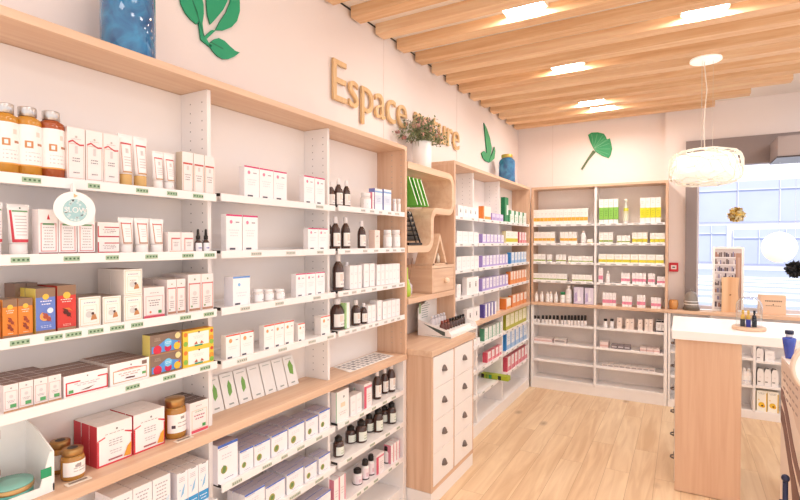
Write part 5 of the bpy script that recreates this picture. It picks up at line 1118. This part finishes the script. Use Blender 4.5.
for k, z in enumerate((.055, .082)): MB().lathe([(.066-.003*k, z), (.066-.003*k, z+.008)], C('f2eeea'), seg=28, cap0=False, cap1=False).build('stripe', bj)
MB().ball((0, 0, .193), .010, RB).build('knob', bj)
# framed picture
fp = empty('framed_picture', (.372, 5.585, .9505), 'tall white framed picture of shop shelves standing on the ledge', 'picture')
f = MB(); PW, PH = .125, .612
f.box(-PW, PW, 0, .02, 0, .02, C('fdf9f6')); f.box(-PW, PW, 0, .02, PH-.02, PH, C('fdf9f6')); f.box(-PW, -PW+.02, 0, .02, .02, PH-.02, C('fdf9f6')); f.box(PW-.02, PW, 0, .02, .02, PH-.02, C('fdf9f6')); f.build('frame', fp)
f = MB(); f.box(-PW+.02, PW-.02, .006, .015, .02, PH-.02, C('cfc4c4')); y = .0055
pr_ = random.Random(2)
for j in range(8):
    z = .03+.068*j; f.box(-PW+.02, .06, y-.0004, y, z, z+.008, C('f0eaea'))
    x = -PW+.022
    while x < .055:
        w_ = pr_.uniform(.007, .016); f.box(x, x+w_, y-.0008, y, z+.01, z+.01+pr_.uniform(.02, .05), C(pr_.choice(['5a4e5e', '7a6a68', 'e8dcdc', '3f3a4a', 'a87a6a', 'c8b8b8', '8a86a8', 'efe6e6']))); x += w_+.002
f.box(.06, PW-.02, y-.0009, y, .02, PH-.06, C('b98f7c')); f.box(.075, PW-.03, y-.0012, y, .02, PH-.1, C('c9a898')); f.build('photograph', fp)
bd = MB(); bd.prism([(-.052, 0), (.075, 0), (.082, .12), (.075, .2), (.085, .325), (.0, .33), (-.055, .322), (-.05, .2)], lambda a, b, d: (a, d, b), wood('plank_wood', 'dda67a', 'f0cba2', 2, .6), 0, .018)
bd.prism([(.012, .155), (.022, .158), (.026, .166), (.016, .17), (.008, .163)], lambda a, b, d: (a, d, b), C('8a5a3c'), -.0006, -.0001)
o = bd.build('wooden_board', loc=(.372, 5.54, .9505)); tag(o, 'natural live-edge wooden board leaning in front of the framed picture', 'board')
sb = empty('sign_block', (.715, 5.555, .9505), 'beige wooden sign block with two lines of lettering by the window', 'sign')
f = MB(); f.box(-.092, .092, 0, .03, 0, .178, C('ecc9ac')); f.build('block', sb)
f = MB()
for z, a_, b_ in ((.115, -.06, .06), (.075, -.055, .055)):
    x = a_
    while x < b_: f.box(x, x+.009, -.0006, -.0001, z, z+.012 if z > .1 else z+.006, C('8a7566')); x += .0125
f.prism([(-.006, .09), (.0, .097), (.006, .09), (0, .083)], lambda a, b, d: (a, d, b), C('5a4a42'), -.0006, -.0001); f.build('lettering', sb)
MB().box(-.115, -.095, 0, .03, 0, .178, C('dfc0aa')).build('side_post', sb)
# fire alarm
al = empty('alarm_box', (-.078, 5.70, 1.355), 'small red fire alarm call point on the white pier', 'alarm')
MB().box(-.04, .04, -.03, -.0005, -.045, .045, C('d2303a')).build('housing', al, bevel=.004)
f = MB(); f.box(-.024, .024, -.0312, -.0302, -.02, .02, C('f4e6e4')); f.box(-.012, .012, -.0316, -.0312, -.006, .006, C('3a3a3a')); f.build('press_plate', al)
# hanging decorations in front of the glass
def pompom(name, loc, r_, cols, n, lab, cat, seed):
    e = empty(name, loc, lab, cat); g = random.Random(seed); mb = MB()
    for k in range(n):
        z = g.uniform(-1, 1); a_ = g.uniform(0, 2*PI); q_ = math.sqrt(1-z*z); d = Vector((q_*math.cos(a_), q_*math.sin(a_), z)); s = d.cross(Vector((g.uniform(-1, 1), g.uniform(-1, 1), g.uniform(-1, 1)))).normalized()
        t_ = d.cross(s); R0, R1 = r_*.35, r_*g.uniform(.8, 1.02); w_ = r_*.22
        b = len(mb.v); mb.v += [tuple(d*R0), tuple(d*(R0+R1)/2+s*w_+t_*w_*.3), tuple(d*R1+t_*w_*.4), tuple(d*(R0+R1)/2-s*w_+t_*w_*.3)]; mb.face([b, b+1, b+2, b+3], cols[g.randrange(len(cols))])
    mb.ball((0, 0, 0), r_*.5, cols[0], 12, 8); mb.build('petals', e)
    MB().tube([(0, 0, r_*.9), (0, 0, 2.33-loc[2])], .0012, C('e9e4e0'), 5).build('thread', e)
    return e
pompom('paper_flower', (.435, 5.60, 1.865-.0), .083, [mat('petal_gold', s2l('e6c264'), .6), mat('petal_yellow', s2l('f8e6a8'), .6), mat('petal_pale', s2l('fdf3d2'), .6), mat('petal_pale', s2l('fdf3d2'), .6), mat('petal_brown', s2l('a8823c'), .6)], 200, 'golden paper flower ball hanging in the window', 'decoration', 3)
pompom('paper_flower', (.87, 5.57, 1.365), .088, [mat('petal_black', s2l('2c2a2e'), .6), mat('petal_gray', s2l('4a4648'), .6)], 160, 'black paper pompom hanging in the window by the white ball', 'decoration', 9)
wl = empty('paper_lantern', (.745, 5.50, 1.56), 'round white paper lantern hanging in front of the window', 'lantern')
MB().ball((0, 0, 0), .132, mat('lantern_paper_glow', s2l('fffdfa'), .8, noise=0, emit=.6), 32, 20, sz=1.04).build('paper_ball', wl)  # own glow added to the paper to make the ball brighter
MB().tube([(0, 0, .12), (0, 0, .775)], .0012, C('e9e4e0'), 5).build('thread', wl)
pompom_ok = True

# ------------------------------------------------------------------ display stand at the right edge
ds = empty('display_stand', (.52, 2.60, 0), 'tall cardboard display stand with brown wavy print at the right edge', 'display')
def loc0(o, e): o.location = [-v for v in e.location]; return o
bx = MB(); bx.box(.402, .72, 2.36, 2.868, 0, 1.072, C('e9d8cc')); loc0(bx.build('carton_body', ds), ds)
pp = MB()
def side(poly, c, e=0): pp.prism(poly, lambda a, b, d: (d, a, b), C(c), .4005-.0004*e, .4018)
side([(2.86, 1.06), (2.37, 1.06), (2.37, .84), (2.5, .86), (2.62, .92), (2.74, .985), (2.86, 1.0)], 'd9c2b4')
side([(2.86, .93), (2.80, .925), (2.68, .86), (2.56, .77), (2.46, .72), (2.37, .70), (2.37, .645), (2.46, .66), (2.58, .71), (2.70, .80), (2.80, .865), (2.86, .875)], '7a5654', 1)
side([(2.86, .845), (2.78, .83), (2.68, .76), (2.58, .68), (2.46, .62), (2.37, .60), (2.37, .50), (2.55, .50), (2.60, .60), (2.70, .68), (2.80, .76), (2.86, .78)], '6e4a48', 1)
side([(2.62, .42), (2.42, .46), (2.42, .34), (2.60, .32)], '8a5548', 1)
side([(2.70, .42), (2.66, .47), (2.64, .40), (2.66, .33), (2.69, .35)], '7aa84a', 2)
for j in range(4):
    z = 1.02-.035*j
    for i in range(5): side([(2.80-.07*i, z), (2.76-.07*i, z), (2.76-.07*i, z-.008), (2.80-.07*i, z-.008)], 'a89088', 2)
loc0(pp.build('side_print', ds), ds)
rg = MB(); rg.lathe([(.094, -.012), (.104, -.012), (.106, 0), (.104, .012), (.094, .012), (.094, -.012)], C('ecd6c4'), seg=48, cap0=False, cap1=False); o = rg.build('round_sign_rim', ds); o.rotation_euler = (PI/2, 0, .1); o.location = (.452-.52, 2.30-2.60, 1.143)
o = MB().lathe([(.0935, -.008), (.0935, .008)], C('fdfbfa'), seg=48).build('round_sign', ds); o.rotation_euler = (PI/2, 0, .1); o.location = (.452-.52, 2.30-2.60, 1.143)
loc0(MB().box(.44, .46, 2.305, 2.325, .90, 1.06, C('ecd6c4')).box(.44, .46, 2.305, 2.359, .88, .90, C('ecd6c4')).build('sign_bracket', ds), ds)
bb = empty('blue_bottle', (.425, 2.835, 1.0725), 'cobalt blue bottle with black cap standing on the display stand', 'bottle')
MB().lathe([(.013, 0), (.015, .003), (.024, .068), (.027, .088), (.025, .094), (.010, .098)], mat('cobalt_glass', s2l('2b4bb4'), .08, noise=.15, scale=20, coat=1), seg=24).build('body', bb)
MB().lathe([(.013, .0985), (.013, .111)], C('f2eef4'), seg=20).build('collar', bb)
MB().lathe([(.017, .1115), (.017, .126), (.015, .128)], mat('navy_cap', s2l('2a2f4a'), .3), seg=20).build('cap', bb)
NV = mat('navy_metal', s2l('2f3350'), .3, metal=.3)
hp = empty('barrier_post', (.353, 2.40, 0), 'dark blue slim post with round knob beside the display stand', 'post')
MB().lathe([(.06, 0), (.06, .012), (.012, .02), (.009, .05), (.009, .672)], NV, seg=20).build('pole', hp); MB().ball((0, 0, .685), .0145, NV).build('knob', hp)
MB().tube([(-.012, -.01, .60), (-.012, -.01, .57)], .009, NV).build('clamp', hp); MB().tube([(-.016, -.012, .59), (-.036, -.02, .585)], .004, SILVER).build('pin', hp)

# ------------------------------------------------------------------ street outside
ST = mat('asphalt', s2l('9ea6be'), .9, noise=.06, scale=3)
struct('ground', MB().box(-14, 40, 5.95, 60, -.25, -.20, ST))
SW = MB().box(-14, 40, 5.95, 8.6, -.2, -.12, mat('pavement', s2l('b4b4c4'), .9, noise=.05, scale=2)); tag(SW.build('pavement'), kind='structure')
PAINT = mat('road_paint', s2l('ffffff'), .8, noise=.02)
for k in range(9):
    y = 10.0+2.55*k; o = MB().box(-3.5, 9.0, 0, 1.25, 0, .004, PAINT).build('crossing_stripe', loc=(0, y, -.1995))
    tag(o, f'painted white crossing stripe on the street, {ORD[k+1]} from the window', 'road marking', 'pedestrian crossing stripes')
BLG = mat('facade_stone', s2l('f2f0f8'), .8, noise=.04, scale=1.); BLW = mat('facade_glass', s2l('b6bcd2'), .5, noise=.12, scale=.5)
BLW2 = mat('facade_frame', s2l('d4d8ea'), .6)
bd_ = empty('building', (6, 40, -.2), 'pale street building with bluish windows seen through the shop window', 'building')
T(MB(), BLG, -20, 34, 0, 6, 0, 16).build('wall', bd_)
for i, (x0, x1, z0, z1) in enumerate(((-9, -6.5, 2.9, 5.2), (-6.1, -3.4, .5, 3.0), (-5.1, 1.7, 3.2, 5.9), (-3.1, 1.2, .4, 2.7), (1.5, 4.8, .4, 2.7), (5.2, 9, .4, 2.7), (-8, -5.6, 7.6, 8.4), (-3, 2, 7.4, 8.2), (3, 8, 7.4, 8.2), (10, 14, .4, 2.7), (10, 14, 3.2, 5.9))):
    o = T(MB(), BLW, x0, x1, -.12, -.01, z0, z1).build('window', bd_); f = MB(); n = 3
    for k in range(n+1): x = x0+(x1-x0-.05)*k/n; f.box(x, x+.05, -.2, -.125, z0, z1, BLW2)
    f.box(x0, x1, -.2, -.125, z1-.6, z1-.55, BLW2); f.build('window_bars', o)

# ------------------------------------------------------------------ light and camera
w = bpy.data.worlds.new('World'); SC.world = w; w.use_nodes = True
bg = w.node_tree.nodes['Background']; bg.inputs['Color'].default_value = (1, .985, .985, 1); bg.inputs['Strength'].default_value = WORLD
def area(name, loc, sx, sy, power, col=(1, .95, .9), rot=(0, 0, 0)):
    l = bpy.data.lights.new(name, 'AREA'); l.shape = 'RECTANGLE'; l.size = sx; l.size_y = sy; l.energy = power; l.color = col
    o = bpy.data.objects.new(name, l); COL.objects.link(o); o.location = loc; o.rotation_euler = rot; o.visible_camera = True; return o
for i, (x, y) in enumerate(((-.80, 2.803), (-.77, 3.861), (-.76, 4.919), (-.70, 5.1835), (.10, 3.332))):
    area('downlight', (x, y, 2.938), .22, .13, DOWN*(1.6 if i in (2, 3) else 1.6))
for n_, (x, y) in enumerate(((-.5, .8), (-.6, -.5), (.9, 1.9), (.9, .3), (1.9, 3.6), (1.45, 4.7))):      # unseen fill panels added out of view to brighten the shop
    e = empty('unseen_fill_panel', (x, y, 2.8785), 'square white fill panel added out of view, ' + ('above the near-left shelving', 'behind the near-left shelving', 'above the shop floor', 'above the entrance side', 'above the right end of the counter', 'before the right part of the window')[n_], 'light')
    MB().box(-.27, .27, -.27, .27, 0, .026, FRAME).build('frame', e)
for x, y, q_ in ((-.5, .8, .7), (-.6, -.5, 1.), (.9, 1.9, 2.2), (.9, .3, 1.8), (1.9, 3.6, 3), (1.45, 4.7, 3.)): area('downlight', (x, y, 2.875), .5, .5, DOWN*q_, (1, .975, .96) if y > 1 else (.98, .965, 1))  # area lights under the added fill panels, not seen fittings
s = bpy.data.lights.new('sun', 'SUN'); s.energy = 5; s.angle = .05; s.color = (1, .98, .95); so = bpy.data.objects.new('sun', s); COL.objects.link(so); so.rotation_euler = (math.radians(38), 0, math.radians(20))
cam = bpy.data.cameras.new('Camera'); co = bpy.data.objects.new('Camera', cam); COL.objects.link(co)
cam.sensor_width = 36; cam.lens = 493.63/800*36; co.location = (0, 0, 1.6); co.rotation_euler = (PI/2-.0145, 0, .5203); cam.clip_start = .05; SC.camera = co
SC.view_settings.view_transform = 'Standard'; SC.view_settings.look = 'None'; SC.view_settings.gamma = 1; SC.view_settings.exposure = EXPO
SC.cycles.use_denoising = True; SC.cycles.max_bounces = 8; SC.cycles.diffuse_bounces = 4; SC.cycles.caustics_reflective = False; SC.cycles.caustics_refractive = False
